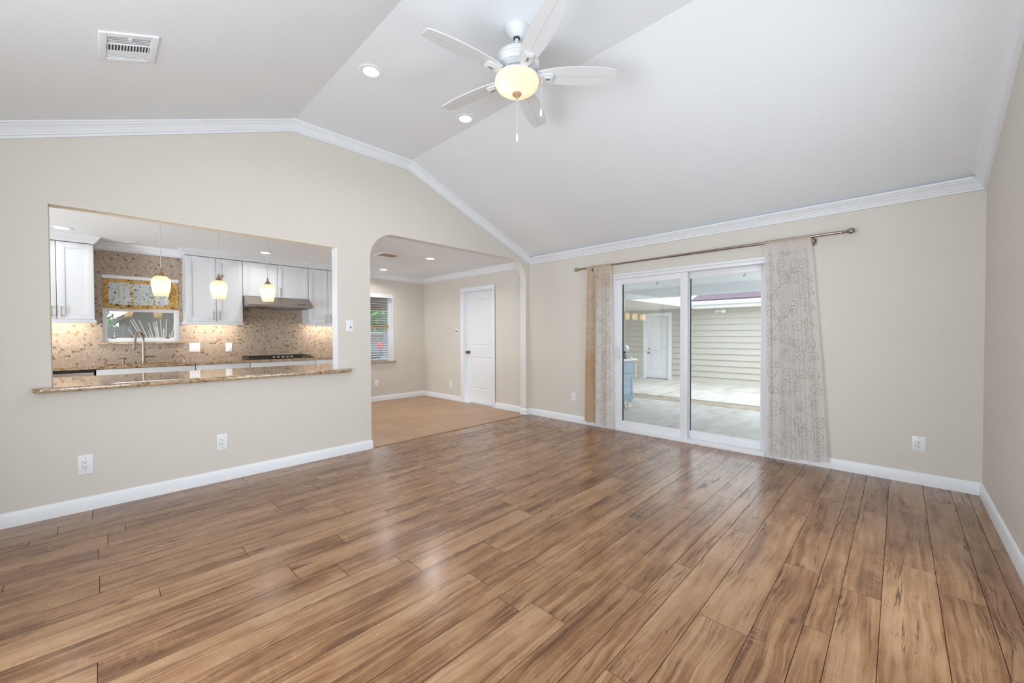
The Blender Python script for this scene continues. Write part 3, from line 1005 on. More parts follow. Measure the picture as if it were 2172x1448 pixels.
def make_curtain(name, label, yt0, yt1, yb0, yb1, ztop, zbot0, zbot1, folds, amp, seed, stainfn, xshift=0.0):
    """sheer panel gathered on the rod; edges run from (yt0..yt1) at the top to (yb0..yb1) at the hem"""
    rnd = random.Random(seed)
    NU, NV = 150, 70
    ph = [rnd.random() * 6.28 for _ in range(6)]

    def surf(u, v):
        # u 0..1 across, v 0 hem .. 1 rod
        e = v ** 1.15
        y = (yb0 * (1 - e) + yt0 * e) * (1 - u) + (yb1 * (1 - e) + yt1 * e) * u
        zb = zbot0 * (1 - u) + zbot1 * u
        z = zb + (ztop - zb) * v
        f = amp * (0.55 + 0.45 * (1 - v))
        x = RX + 0.006 + xshift + f * (0.55 * math.sin(2 * PI * folds * u + ph[0] + 0.8 * math.sin(2.1 * v + ph[1]))
                             + 0.28 * math.sin(2 * PI * folds * 2.3 * u + ph[2] + 1.3 * v)
                             + 0.17 * math.sin(2 * PI * folds * 4.1 * u + ph[3]))
        y += 0.012 * math.sin(2 * PI * folds * 1.3 * u + ph[4] + 2 * v) * (1 - v * 0.6) * min(1, u * 8, (1 - u) * 8)
        if v > 0.955:       # pulled in round the rod
            k_ = (v - 0.955) / 0.045
            x = x * (1 - k_) + (RX - 0.0155 + 0.003 * math.sin(u * 190)) * k_
            z += 0.004 * math.sin(u * 160 + 1.0) * k_
        if x > XB - 0.024:
            x = XB - 0.024
        return V((x, y, z))
    vs, fs = [], []
    for j in range(NV + 1):
        for i in range(NU + 1):
            vs.append(surf(i / NU, j / NV))
    for j in range(NV):
        for i in range(NU):
            a = j * (NU + 1) + i
            fs.append((a, a + 1, a + NU + 2, a + NU + 1))
    # rod pocket wrapped over and behind the rod
    for j in range(1, 9):
        a = PI - PI * 1.05 * j / 8
        for i in range(NU + 1):
            u = i / NU
            p = surf(u, 1.0)
            rr = 0.0165 + 0.0022 * math.sin(u * 190 + j)
            vs.append(V((RX + rr * math.cos(a), p.y, p.z - 0.002 + rr * math.sin(a) + 0.002)))
    rows = NV + 9
    for j in range(NV, rows - 1):
        for i in range(NU):
            a = j * (NU + 1) + i
            fs.append((a, a + 1, a + NU + 2, a + NU + 1))
    mb = MB().add(vs, fs, 0)
    nbase = len(fs)
    # scrolling embroidery raised on the face of the cloth
    H = ztop - zbot0
    Wm = abs(yb1 - yb0) * 1.0

    def stitch(pts, w):
        P3 = []
        for (a, c) in pts:
            if not (0.015 < a < 0.985 and 0.02 < c < 0.95):
                P3.append(None)
                continue
            p = surf(a, c)
            pu = surf(min(a + 0.004, 1), c) - p
            pv = surf(a, min(c + 0.004, 1)) - p
            n_ = pu.cross(pv).normalized()
            if n_.x > 0:
                n_ = -n_
            P3.append((p + n_ * 0.0016, n_))
        for i in range(len(P3) - 1):
            if P3[i] is None or P3[i + 1] is None:
                continue
            (a, na), (b, nb) = P3[i], P3[i + 1]
            d = (b - a)
            if d.length < 1e-6:
                continue
            sd = d.normalized().cross(na) * w
            mb.add([a - sd, b - sd, b + sd, a + sd, ], [(0, 1, 2, 3)], 1)
    rows_n = 14
    for r_ in range(rows_n):
        for c_ in range(4):
            cz = (r_ + 0.35 + 0.25 * rnd.random()) / rows_n
            cy = (c_ + 0.2 + 0.5 * rnd.random()) / 4.0
            sgn = rnd.choice((-1, 1))
            R = 0.052 + 0.022 * rnd.random()
            a0 = rnd.random() * 6.28
            sp_ = spiral_stroke(0, 0, R, 1.7, a0, sgn)
            stitch([(cy + p[0] / Wm * 0.75, cz + p[1] / H) for p in sp_], 0.0019)
            # tail sweeping to a second, smaller scroll
            s0 = sp_[0]
            tx, tz = rnd.choice((-1, 1)) * (0.10 + 0.05 * rnd.random()), -0.06 - 0.05 * rnd.random()
            n = 18
            bz = []
            for i in range(n + 1):
                t = i / n
                q0, q1, q2 = V((s0[0], s0[1], 0)), V((s0[0] - s0[1] * 1.4 * sgn, s0[1] + s0[0] * 1.4 * sgn, 0)), V((tx, tz, 0))
                q = q0 * (1 - t) ** 2 + q1 * 2 * t * (1 - t) + q2 * t * t
                bz.append((q.x, q.y))
            s2 = spiral_stroke(tx, tz + 0.028, 0.028, 1.2, -PI / 2, -sgn)
            stitch([(cy + p[0] / Wm * 0.75, cz + p[1] / H) for p in bz + s2], 0.0017)
    o = solo(name, mb, [M_SHEER, M_EMB], label, 'curtain', (RX, (yt0 + yt1) / 2, ztop), 'sheer curtains at the sliding door', angle=80)
    me = o.data
    at = me.color_attributes.new('stain', 'FLOAT_COLOR', 'POINT')
    nn = (NU + 1) * (rows)
    for idx in range(len(me.vertices)):
        if idx < nn:
            j, i = divmod(idx, NU + 1)
            at.data[idx].color = stainfn(i / NU, min(j / NV, 1.0)) if j < NV else (0.75, 0, 0.9, 1)
        else:
            at.data[idx].color = (0, 0, 0, 1)
    return o


def sm(a, b, x):
    t = max(0.0, min(1.0, (x - a) / (b - a)))
    return t * t * (3 - 2 * t)


make_curtain('sheer_curtain', 'wide sheer cream curtain with grey scroll embroidery flaring onto the plain wall', 0.968, 0.596, 0.948, 0.452, RZ + 0.004, 0.028, 0.062, 3.2, 0.034, 3,
             lambda u, v: (0.12 * sm(0.9, 1.0, v), 0, 0.25 + 0.4 * sm(0.93, 0.97, v), 1))
make_curtain('sheer_curtain', 'narrow bunched curtain stained tan along its left side, near the dining archway', 3.033, 2.668, 3.075, 2.64, RZ, 0.062, 0.026, 2.6, 0.048, 5,
             lambda u, v: (max(1 - sm(0.30, 0.42, u), 0.6 * sm(0.72, 0.95, v)), (1 - sm(0.24, 0.34, u)) * (sm(0.50, 0.40, v) * 0.75 if v > 0.30 else 0.75 - 0.45 * sm(0.30, 0.18, v)), 0.55 + 0.45 * (1 - sm(0.30, 0.42, u)), 1))

# ------------------------------------------------------------------ wall plates
def wall_basis(wall):
    # returns (u along wall as seen from the room, left to right), normal into the room
    return {'A': (V((1, 0, 0)), V((0, -1, 0))), 'B': (V((0, -1, 0)), V((-1, 0, 0)))}[wall]


def plate_thing(name, label, cat, wall, pos, w, h, kind, group=None):
    u, n = wall_basis(wall)
    v = V((0, 0, 1))
    root = thing(name, label, cat, pos, group)
    M = Matrix((( u.x, v.x, n.x, pos[0]), (u.y, v.y, n.y, pos[1]), (u.z, v.z, n.z, pos[2]), (0, 0, 0, 1)))

    def put(nm, mb, mat, lab=None, parent=root):
        mb.xform(M)
        return part(nm, mb, mat, parent, lab)
    put('cover_plate', MB().box(-w / 2, w / 2, -h / 2, h / 2, 0.0005, 0.007, bev=0.0035), M_PLATE)
    if kind == 'outlet':
        rec = put('receptacle', MB().box(-0.0165, 0.0165, -0.034, 0.034, 0.004, 0.0085, bev=0.001), M_PLATE)
        sl = MB()
        for cz in (0.0165, -0.0165):
            sl.box(-0.0075, -0.005, cz - 0.001, cz + 0.008, 0.0082, 0.0088)
            sl.box(0.005, 0.0072, cz, cz + 0.007, 0.0082, 0.0088)
            sl.lathe([(0.0032, 0), (0.0032, 0.0006)], (0, cz - 0.0085, 0.0082), (0, 0, 1), 10)
        sl.box(-0.018, -0.0168, -0.034, 0.034, 0.0066, 0.0072)
        put('slots', sl, M_DARK, 'dark plug slots')
        for cz in (0.045, -0.045):
            put('screw', MB().lathe([(0.003, 0), (0.0025, 0.001)], (0, cz, 0.0068), (0, 0, 1), 10), M_GREY)
    elif kind == 'blank':
        put('receptacle', MB().box(-0.012, 0.012, -0.032, 0.032, 0.004, 0.0085, bev=0.001), M_PLATE)
    elif kind == 'dimmer':
        put('switch_paddle', MB().box(-0.0165, 0.0165, -0.034, 0.034, 0.004, 0.0090, bev=0.002), M_PLATE)
        put('slider_knob', MB().box(0.001, 0.010, -0.022, -0.006, 0.0085, 0.016, bev=0.002), M_DARK, 'black slider knob')
    elif kind == 'double':
        for sx in (-0.023, 0.023):
            put('rocker', MB().box(sx - 0.0165, sx + 0.0165, -0.034, 0.034, 0.004, 0.0095, bev=0.002), M_PLATE)
    elif kind == 'toggle':
        for sx in (-0.012, 0.014):
            put('toggle', MB().box(sx - 0.006, sx + 0.006, -0.012, 0.012, 0.006, 0.016, bev=0.002), M_DARK, 'dark toggle')
    elif kind == 'rocker':
        put('rocker', MB().box(-0.0165, 0.0165, -0.034, 0.034, 0.004, 0.0095, bev=0.002), M_PLATE)
    return root


OG = 'white duplex outlets on the living-room walls'
plate_thing('wall_outlet', 'white outlet under the long bar ledge, nearer the left photo edge', 'outlet', 'A', (-0.080, YA, 0.3285), 0.076, 0.140, 'outlet', OG)
plate_thing('wall_outlet', 'white outlet under the middle of the granite bar ledge, nearer the archway', 'outlet', 'A', (0.719, YA, 0.336), 0.076, 0.135, 'outlet', OG)
plate_thing('wall_outlet', 'white outlet on the plain wall right of the wide sheer curtain', 'outlet', 'B', (XB, -0.123, 0.333), 0.081, 0.121, 'outlet', OG)
plate_thing('wall_outlet', 'small white outlet between the archway and the tan-stained curtain', 'outlet', 'B', (XB, 3.322, 0.357), 0.073, 0.12, 'outlet', OG)
plate_thing('dimmer_switch', 'white dimmer switch on the wall between pass-through and archway', 'light switch', 'A', (1.833, YA, 1.34), 0.078, 0.124, 'dimmer')
plate_thing('wall_outlet', 'white outlet below the dining window, close to the arch edge', 'outlet', 'A', (3.615, YD, 0.345), 0.075, 0.125, 'blank')
plate_thing('wall_outlet', 'white outlet low on the wall left of the dining door', 'outlet', 'B', (XB, 6.18, 0.306), 0.075, 0.12, 'blank')
plate_thing('light_switch', 'small white double toggle switch beside the dining door', 'light switch', 'B', (XB, 5.985, 1.315), 0.075, 0.095, 'toggle')
plate_thing('light_switch', 'white double rocker switch on the mosaic right of the kitchen window', 'light switch', 'A', (0.922, YD - 0.0115, 1.082), 0.117, 0.124, 'double')
plate_thing('wall_outlet', 'single white cover plate on the mosaic left of the cooktop', 'outlet', 'A', (1.318, YD - 0.0115, 1.075), 0.078, 0.124, 'rocker')

# ------------------------------------------------------------------ ceiling fan
FC = V((1.952, 1.838, 0))
fan = thing('ceiling_fan', 'white five-blade ceiling fan with a lit glass bowl light', 'ceiling fan', (FC.x, FC.y, ZS))


def fz(z):
    return (FC.x, FC.y, z)


part('canopy', MB().lathe([(0.078, 0.0), (0.082, -0.005), (0.082, -0.012), (0.076, -0.017), (0.073, -0.024), (0.062, -0.042), (0.042, -0.060), (0.032, -0.068), (0.024, -0.066)], fz(ZS), seg=36), M_FAN, fan)
part('downrod', MB().tube([fz(ZS - 0.03), fz(3.10)], 0.0125, 16), M_FAN, fan)
part('hanger_gap', MB().lathe([(0.020, 0), (0.022, -0.004), (0.020, -0.008)], fz(ZS - 0.064), seg=20), M_DARK, fan, 'dark gap at the canopy mouth')
mh = MB().lathe([(r_, z_ - 0.036) for r_, z_ in [(0.018, 3.162), (0.030, 3.158), (0.060, 3.152), (0.105, 3.136), (0.128, 3.118), (0.133, 3.108), (0.130, 3.104), (0.137, 3.100), (0.143, 3.092), (0.139, 3.086), (0.145, 3.080), (0.149, 3.070), (0.144, 3.062), (0.146, 3.054), (0.138, 3.036), (0.112, 3.026), (0.085, 3.022), (0.085, 3.0)]], fz(0), seg=48)
part('motor_housing', mh, M_FAN, fan)
sw = MB().lathe([(0.086, 2.990), (0.100, 2.984), (0.106, 2.972), (0.108, 2.958), (0.114, 2.950), (0.132, 2.945), (0.142, 2.940), (0.144, 2.932), (0.130, 2.929)], fz(0), seg=48)
fit = part('light_fitter', sw, M_FAN, fan)
for k in range(6):
    vs_ = MB()
    a0_ = k * PI / 3 + 0.2
    vs_.tube([(FC.x + 0.1065 * math.cos(a0_ + t * 0.7 / 6), FC.y + 0.1065 * math.sin(a0_ + t * 0.7 / 6), 2.972) for t in range(7)], 0.0030, 6)
    part('vent_slot', vs_, M_GREY, fit, 'dark cooling slot')
M_GROOVE = plain('blade_groove', (0.5, 0.5, 0.51), 0.6)
BLZ = 2.958
BR = 0.655
for k in range(5):
    ang = math.radians(26.6 + 72 * k)
    c_, s_ = math.cos(ang), math.sin(ang)
    pitch = math.radians(-12)
    prof = [(0.135, 0.036), (0.17, 0.046), (0.24, 0.060), (0.33, 0.070), (0.43, 0.073), (0.53, 0.070), (0.61, 0.060), (0.648, 0.050), (0.658, 0.040)]
    edge = [(r_, w_) for r_, w_ in prof] + [(r_, -w_) for r_, w_ in reversed(prof)]
    Rm = Matrix.Translation((FC.x, FC.y, BLZ)) @ Matrix.Rotation(ang, 4, 'Z') @ Matrix.Rotation(pitch, 4, 'X')
    bl = MB().prism(edge, (0, 0, -0.003), (1, 0, 0), (0, 1, 0), (0, 0, 1), 0.007)
    # groove line along the middle of the blade
    bl.box(0.20, 0.64, -0.0012, 0.0012, -0.0036, -0.0030, 1)
    bl.xform(Rm)
    blade = part('fan_blade', bl, [M_FAN, M_GROOVE], fan)
    ir = MB().prism([(0.085, 0.016), (0.13, 0.020), (0.170, 0.030), (0.225, 0.034), (0.240, 0.026), (0.240, -0.026), (0.225, -0.034), (0.170, -0.030), (0.13, -0.020), (0.085, -0.016)], (0, 0, -0.020), (1, 0, 0), (0, 1, 0), (0, 0, 1), 0.016)
    ir.box(0.18, 0.235, -0.020, 0.020, -0.026, -0.018, bev=0.004)
    ir.xform(Matrix.Translation((FC.x, FC.y, BLZ)) @ Matrix.Rotation(ang, 4, 'Z') @ Matrix.Rotation(pitch * 0.6, 4, 'X'))
    iron = part('blade_iron', ir, M_FAN, blade)
    so = MB().box(0.188, 0.222, -0.007, 0.007, -0.0275, -0.0255)
    so.xform(Matrix.Translation((FC.x, FC.y, BLZ)) @ Matrix.Rotation(ang, 4, 'Z') @ Matrix.Rotation(pitch * 0.6, 4, 'X'))
    so_o = part('iron_slot', so, M_GREY, blade)
bp = [(0.136, 2.929), (0.143, 2.925), (0.146, 2.914), (0.142, 2.897), (0.129, 2.876), (0.105, 2.858), (0.072, 2.846), (0.012, 2.840)]
bowl = MB().lathe(bp, fz(0), seg=56, close=False)
bowl_o = part('glass_bowl', bowl, M_BOWL, fan, 'glowing amber-white glass bowl', angle=180)
part('finial', MB().lathe([(0.012, 2.842), (0.030, 2.842), (0.031, 2.836), (0.024, 2.828), (0.010, 2.821), (0.011, 2.815), (0.007, 2.808), (0.0, 2.802)], fz(0), seg=24), M_FINIALW, fan, 'tan finial under the bowl')
cxv = V((math.sin(YAW), -math.cos(YAW), 0))


def chain(px, py, ztop, zfob, hang):
    mb = MB().tube([(px, py, ztop), (px, py, zfob)], 0.0011, 6)
    n = int((ztop - zfob) / 0.012)
    for i in range(n):
        mb.lathe([(0.0, -0.002), (0.002, 0), (0.0, 0.002)], (px, py, ztop - 0.012 * i), seg=6, close=False)
    c = part('pull_chain', mb, M_FAN, fan)
    part('chain_fob', MB().lathe([(0.002, 0), (0.005, -0.004), (0.0045, -0.012), (0.0075, -0.016), (0.008, -0.052), (0.006, -0.055), (0.0, -0.055)], (px, py, zfob), seg=14), M_PLATE, c)


chain(FC.x, FC.y, 2.802, 2.580, 0)
p2 = FC + cxv * 0.160
chain(p2.x, p2.y, 2.93, 2.745, 0)
part('chain_arm', MB().tube([(FC.x + cxv.x * 0.12, FC.y + cxv.y * 0.12, 2.950), (p2.x + cxv.x * 0.008, p2.y + cxv.y * 0.008, 2.945), (p2.x + cxv.x * 0.008, p2.y + cxv.y * 0.008, 2.91)], 0.004, 8), M_FAN, fan)
# the bulbs inside the bowl
tow = V((-math.cos(YAW), -math.sin(YAW), 0))
for s_ in (-1, 1):
    q = FC + cxv * (0.055 * s_ - 0.01) + tow * 0.03
    point_light('fan_bulb', (q.x, q.y, 2.895), 0.13 if s_ < 0 else 0.03, (1.0, 0.85, 0.64), 0.022)

# ------------------------------------------------------------------ recessed lights
def recessed(x, y, z, label, group, lit=True, r=0.090, power=9.0, lens=0.055, slope=0):
    t = thing('recessed_light', label, 'recessed light', (x, y, z), group)
    part('trim_ring', MB().lathe([(r, 0.0), (r, -0.004), (r - 0.006, -0.0065), (lens + 0.006, -0.003), (lens, -0.001), (lens, 0.0)], (x, y, z), seg=40, close=False), M_TRIM, t)
    part('lens', MB().lathe([(lens + 0.001, 0.0), (lens + 0.001, -0.0022), (0.0, -0.0022)], (x, y, z), seg=32, close=False), M_LED if lit else M_LEDOFF, t, 'glowing lens' if lit else None)
    if lit:
        area_light('downlight', (x, y, z - 0.006), (0, 0, -1), lens * 1.8, lens * 1.8, power, (1.0, 0.98, 0.95), 'DISK', 2.6)


RG = 'round recessed ceiling lights'
recessed(1.484, 2.94, ZS, 'recessed light in the vault near the left crease, beside the fan blade', RG, power=3.5)
recessed(2.42, 2.945, ZS, 'recessed light in the vault beside the right crease, below the fan', RG, power=3.5)
recessed(-0.262, 6.42, KZ, 'lit recessed light at the far left of the kitchen ceiling', RG, power=1.2)
recessed(0.322, 6.83, KZ, 'unlit recessed light in the kitchen ceiling above the window', RG, lit=False)
recessed(1.63, 6.36, KZ, 'lit recessed light in the kitchen ceiling above the range hood', RG, power=3.0)
recessed(3.50, 5.10, KZ, 'lit recessed light in the dining ceiling, right of the brown vent', RG, power=10)
recessed(3.49, 6.52, KZ, 'lit recessed light in the dining ceiling nearest the dining window', RG, power=7)

# ------------------------------------------------------------------ air vents
# big register on the left slope: local frame on the slope
vt = thing('air_vent', 'white rectangular air register on the sloped ceiling at upper left', 'air vent', (0.131, 3.035, vault(0.131)))
ux = V((1, 0, SL)).normalized(); uy = V((0, 1, 0)); un = V((SL, 0, -1)).normalized()
VM = Matrix(((ux.x, uy.x, un.x, 0.131), (ux.y, uy.y, un.y, 3.035), (ux.z, uy.z, un.z, vault(0.131)), (0, 0, 0, 1)))


def vput(nm, mb, mat, lab=None, par=None):
    mb.xform(VM)
    return part(nm, mb, mat, par or vt, lab)


W2, H2, iw, ih = 0.124, 0.150, 0.092, 0.112
fm = MB()
for q in ((-W2, -iw, -H2, H2), (iw, W2, -H2, H2), (-iw, iw, -H2, -ih), (-iw, iw, ih, H2)):
    fm.box(q[0], q[1], q[2], q[3], 0.0004, 0.010, bev=0.003)
vput('frame', fm, M_PLATE)
vput('duct', MB().box(-iw, iw, -ih, ih, 0.0003, 0.0008), plain('duct_grey', (0.09, 0.085, 0.08), 0.8))
lv = MB()
for k in range(4):
    x = -iw * 0 - 0
for k in range(5):          # long louvres on the two outer thirds, running across the slope
    yv = -ih + 0.006 + k * 0.0155
    lv.box(-iw, iw, yv, yv + 0.007, 0.002, 0.004)
    yv = ih - 0.006 - k * 0.0155
    lv.box(-iw, iw, yv - 0.008, yv, 0.003, 0.0065)
for k in range(14):         # short cross louvres in the middle band
    xv = -iw + 0.004 + k * (2 * iw - 0.012) / 13
    lv.box(xv, xv + 0.004, -0.034, 0.034, 0.002, 0.0065)
lv.box(-iw, iw, -0.040, -0.034, 0.002, 0.007).box(-iw, iw, 0.034, 0.040, 0.002, 0.007)
vput('louvres', lv, M_PLATE)
vput('lever', MB().box(-0.008, 0.008, -ih - 0.006, -ih + 0.012, 0.008, 0.014, bev=0.003), M_PLATE)

dv = thing('air_vent', 'brown-slatted air vent in the dining ceiling seen through the archway', 'air vent', (2.905, 5.28, KZ))
fm = MB()
vx0, vx1, vy0, vy1 = 2.745, 3.055, 5.15, 5.41
for q in ((vx0, vx0 + 0.03, vy0, vy1), (vx1 - 0.03, vx1, vy0, vy1), (vx0 + 0.03, vx1 - 0.03, vy0, vy0 + 0.03), (vx0 + 0.03, vx1 - 0.03, vy1 - 0.03, vy1)):
    fm.box(q[0], q[1], q[2], q[3], KZ - 0.012, KZ - 0.0005, bev=0.003)
part('frame', fm, M_PLATE, dv)
part('slats', MB().box(vx0 + 0.03, vx1 - 0.03, vy0 + 0.03, vy1 - 0.03, KZ - 0.004, KZ - 0.001), M_TAN, dv, 'tan slats')
sl_ = MB()
for k in range(9):
    yv = vy0 + 0.04 + k * 0.021
    sl_.box(vx0 + 0.03, vx1 - 0.03, yv, yv + 0.012, KZ - 0.008, KZ - 0.003)
part('louvres', sl_, M_TAN, dv)

# ------------------------------------------------------------------ bar ledge
BZ = 0.861
BT = 0.036
bar = MB()
bx0, bx1, by0, by1 = -0.315, 1.835, YA - 0.075, 5.05
rc = 0.045
pl_ = [(bx0 + rc * (1 - math.cos(a)), by0 + rc * (1 - math.sin(a))) for a in [i * PI / 2 / 8 for i in range(9)]]
pl_ += [(bx1 - rc * (1 - math.sin(a)), by0 + rc * (1 - math.cos(a))) for a in [i * PI / 2 / 8 for i in range(9)]]
pl_ = [p for p in pl_]
# the ledge laps the wall on the room side and runs through the opening
ol_ = []
for a in [i * PI / 2 / 8 for i in range(9)]:
    ol_.append((bx0 + rc - rc * math.cos(a), by0 + rc - rc * math.sin(a)))
for a in [i * PI / 2 / 8 for i in range(9)]:
    ol_.append((bx1 - rc + rc * math.sin(a), by0 + rc - rc * math.cos(a)))
ol_ += [(bx1, YA - 0.0005), (PTX1 - 0.007, YA - 0.0005), (PTX1 - 0.007, YA2 + 0.001), (1.95, YA2 + 0.001), (1.95, by1), (-0.9, by1), (-0.9, YA2 + 0.001), (PTX0 + 0.001, YA2 + 0.001), (PTX0 + 0.001, YA - 0.0005), (bx0, YA - 0.0005)]
bm = bmesh.new()
b0 = [bm.verts.new((p[0], p[1], BZ)) for p in ol_]
fc = bm.faces.new(b0)
ex = bmesh.ops.extrude_face_region(bm, geom=[fc])
for q in ex['geom']:
    if isinstance(q, bmesh.types.BMVert):
        q.co.z += BT
bmesh.ops.recalc_face_normals(bm, faces=bm.faces)
edg = [e for e in bm.edges if abs(e.verts[0].co.z - e.verts[1].co.z) < 1e-6 and all(v.co.y < YA - 0.01 for v in e.verts)]
bmesh.ops.bevel(bm, geom=edg, offset=0.013, segments=4, affect='EDGES', profile=0.5)
bar.addbm(bm)
solo('bar_countertop', bar, M_GRANITE, 'long polished brown granite bar ledge in the pass-through opening', 'countertop', (0.76, YA, BZ), angle=40)
struct('wall_bar_support', MB().box(-0.85, 1.93, YA2, 4.95, 0.0, BZ - 0.001), M_WALL, smooth=False)

# ------------------------------------------------------------------ kitchen
CZ = 0.905
CF = 6.46
YW = YD - 0.0105
# worktop with a cut-out for the sink
ct = MB()
SKX0, SKX1, SKY0, SKY1 = 0.06, 0.74, 6.545, 6.80
ct.slab([rect(-0.98, 2.955, CF - 0.02, YW), rect(SKX0, SKX1, SKY0, SKY1)], (0, 0, CZ - 0.032), XA, YAX, ZA, 0.032)
solo('kitchen_countertop', ct, M_GRANITE, 'brown granite worktop along the kitchen back wall under the window', 'countertop', (1.0, 6.8, CZ), smooth=False)


def shaker_door(parent, x0, x1, z0, z1, yf, handle=None, nm='cabinet_door'):
    """frame-and-panel door with its face at yf, facing -Y"""
    mb = MB()
    t, s_ = 0.02, 0.062
    s_ = min(s_, (x1 - x0) * 0.28)
    mb.box(x0, x0 + s_, yf, yf + t, z0, z1, bev=0.0015)
    mb.box(x1 - s_, x1, yf, yf + t, z0, z1, bev=0.0015)
    if z1 - z0 > 3 * s_:
        mb.box(x0 + s_, x1 - s_, yf, yf + t, z1 - s_, z1, bev=0.0015)
        mb.box(x0 + s_, x1 - s_, yf, yf + t, z0, z0 + s_, bev=0.0015)
        mb.box(x0 + s_, x1 - s_, yf + 0.008, yf + t - 0.002, z0 + s_, z1 - s_)
    else:
        mb.box(x0 + s_, x1 - s_, yf, yf + t, z0, z1)
    d = part(nm, mb, M_CAB, parent)
    if handle:
        hx, hz0, hz1 = handle
        if isinstance(hz1, tuple):
            pass
        hb = MB().tube([(hx, yf - 0.028, hz0), (hx, yf - 0.028, hz1)], 0.0055, 10)
        for hz in (hz0 + 0.018, hz1 - 0.018):
            hb.tube([(hx, yf - 0.028, hz), (hx, yf + 0.001, hz)], 0.004, 8)
        part('handle', hb, M_NICKEL, d, 'brushed nickel bar handle')
    return d


UF = 6.75
UZ0, UZ1 = 1.435, 2.312
CRN = [(0, 0), (0.006, 0), (0.010, 0.012), (0.030, 0.034), (0.052, 0.062), (0.058, 0.074), (0.058, 0.082), (0, 0.082)]


def upper(label, x0, x1, z0, split, left_end, right_end, hl, rail=True, group='white wall cabinets in the kitchen'):
    root = thing('wall_cabinet', label, 'cabinet', ((x0 + x1) / 2, YW, z0), group)
    part('cabinet_body', MB().box(x0, x1, UF + 0.022, YW, z0, UZ1), M_CAB, root, smooth=False)
    g = 0.0025
    hz = z0 + 0.02
    shaker_door(root, x0 + g, split - g, z0 + 0.002, UZ1 - 0.008, UF, (split - 0.036, hz, hz + 0.125) if hl else None)
    shaker_door(root, split + g, x1 - g, z0 + 0.002, UZ1 - 0.008, UF, (split + 0.036, hz, hz + 0.125))
    part('door_gap', MB().box(split - 0.004, split + 0.004, UF + 0.019, UF + 0.0215, z0, UZ1 - 0.006), M_GREY, root, smooth=False)
    if rail:
        r = MB()
        a, b = x0 - (0.016 if left_end else 0), x1 + (0.016 if right_end else 0)
        r.box(a + 0.006, b - 0.006, UF - 0.006, UF + 0.016, z0 - 0.022, z0 - 0.001, bev=0.003)
        r.box(a, b, UF - 0.014, UF + 0.016, z0 - 0.042, z0 - 0.020, bev=0.004)
        if left_end:
            r.box(a, a + 0.022, UF + 0.016, YW, z0 - 0.042, z0 - 0.001, bev=0.003)
        if right_end:
            r.box(b - 0.022, b, UF + 0.016, YW, z0 - 0.042, z0 - 0.001, bev=0.003)
        part('light_rail', r, M_CAB, root)
        # slim lamp strip tucked under the cabinet
        part('under_cabinet_lamp', MB().box(x0 + 0.06, x1 - 0.06, UF + 0.11, UF + 0.14, z0 - 0.014, z0 - 0.001), M_STRIP, root, 'warm lit lamp strip', smooth=False)
        area_light('cabinet_strip', ((x0 + x1) / 2, UF + 0.13, z0 - 0.018), (0, 0.35, -1), x1 - x0 - 0.12, 0.03, 4.2 * (x1 - x0), (1.0, 0.90, 0.74))
    # crown on top
    c = MB()
    zc = UZ1 + 0.0005
    pa = (V((x0, UF, 0)), V((1, -1, 0)) if False else V((1, 1, 0))) if left_end else (V((x0, UF, 0)), V((1, 0, 0)))
    pb = (V((x1, UF, 0)), V((1, -1, 0))) if right_end else (V((x1, UF, 0)), V((1, 0, 0)))
    c.sweep(CRN, (x0, UF, zc), (x1, UF, zc), (0, -1, 0), (0, 0, 1), (V((x0, UF, 0)), V((1, -1, 0)) if left_end else V((1, 0, 0))), (V((x1, UF, 0)), V((1, 1, 0)) if right_end else V((1, 0, 0))))
    if left_end:
        c.sweep(CRN, (x0, UF, zc), (x0, YW, zc), (-1, 0, 0), (0, 0, 1), (V((x0, UF, 0)), V((1, -1, 0))), (V((x0, YW, 0)), V((0, 1, 0))))
    if right_end:
        c.sweep(CRN, (x1, UF, zc), (x1, YW, zc), (1, 0, 0), (0, 0, 1), (V((x1, UF, 0)), V((1, 1, 0))), (V((x1, YW, 0)), V((0, 1, 0))))
    part('crown', c, M_CAB, root)
    return root


upper('white shaker wall cabinet at the left edge of the pass-through', -0.62, -0.033, UZ0, -0.326, False, True, True)
midc = upper('white two-door wall cabinet between the kitchen window and the range hood', 0.80, 1.436, UZ0, 1.128, True, False, True)
upper('short white two-door cabinet directly above the range hood', 1.438, 2.322, 1.815, 1.886, False, False, False, rail=False)
upper('white wall cabinet right of the range hood, cut off by the pass-through jamb', 2.325, 2.92, UZ0, 2.622, False, True, True)
part('door_tag', MB().box(1.178, 1.207, UF - 0.004, UF - 0.0005, 2.045, 2.085), M_GREY, midc, 'small grey square tag', smooth=False)

# base units
BG = 'white base cabinets under the kitchen worktop'


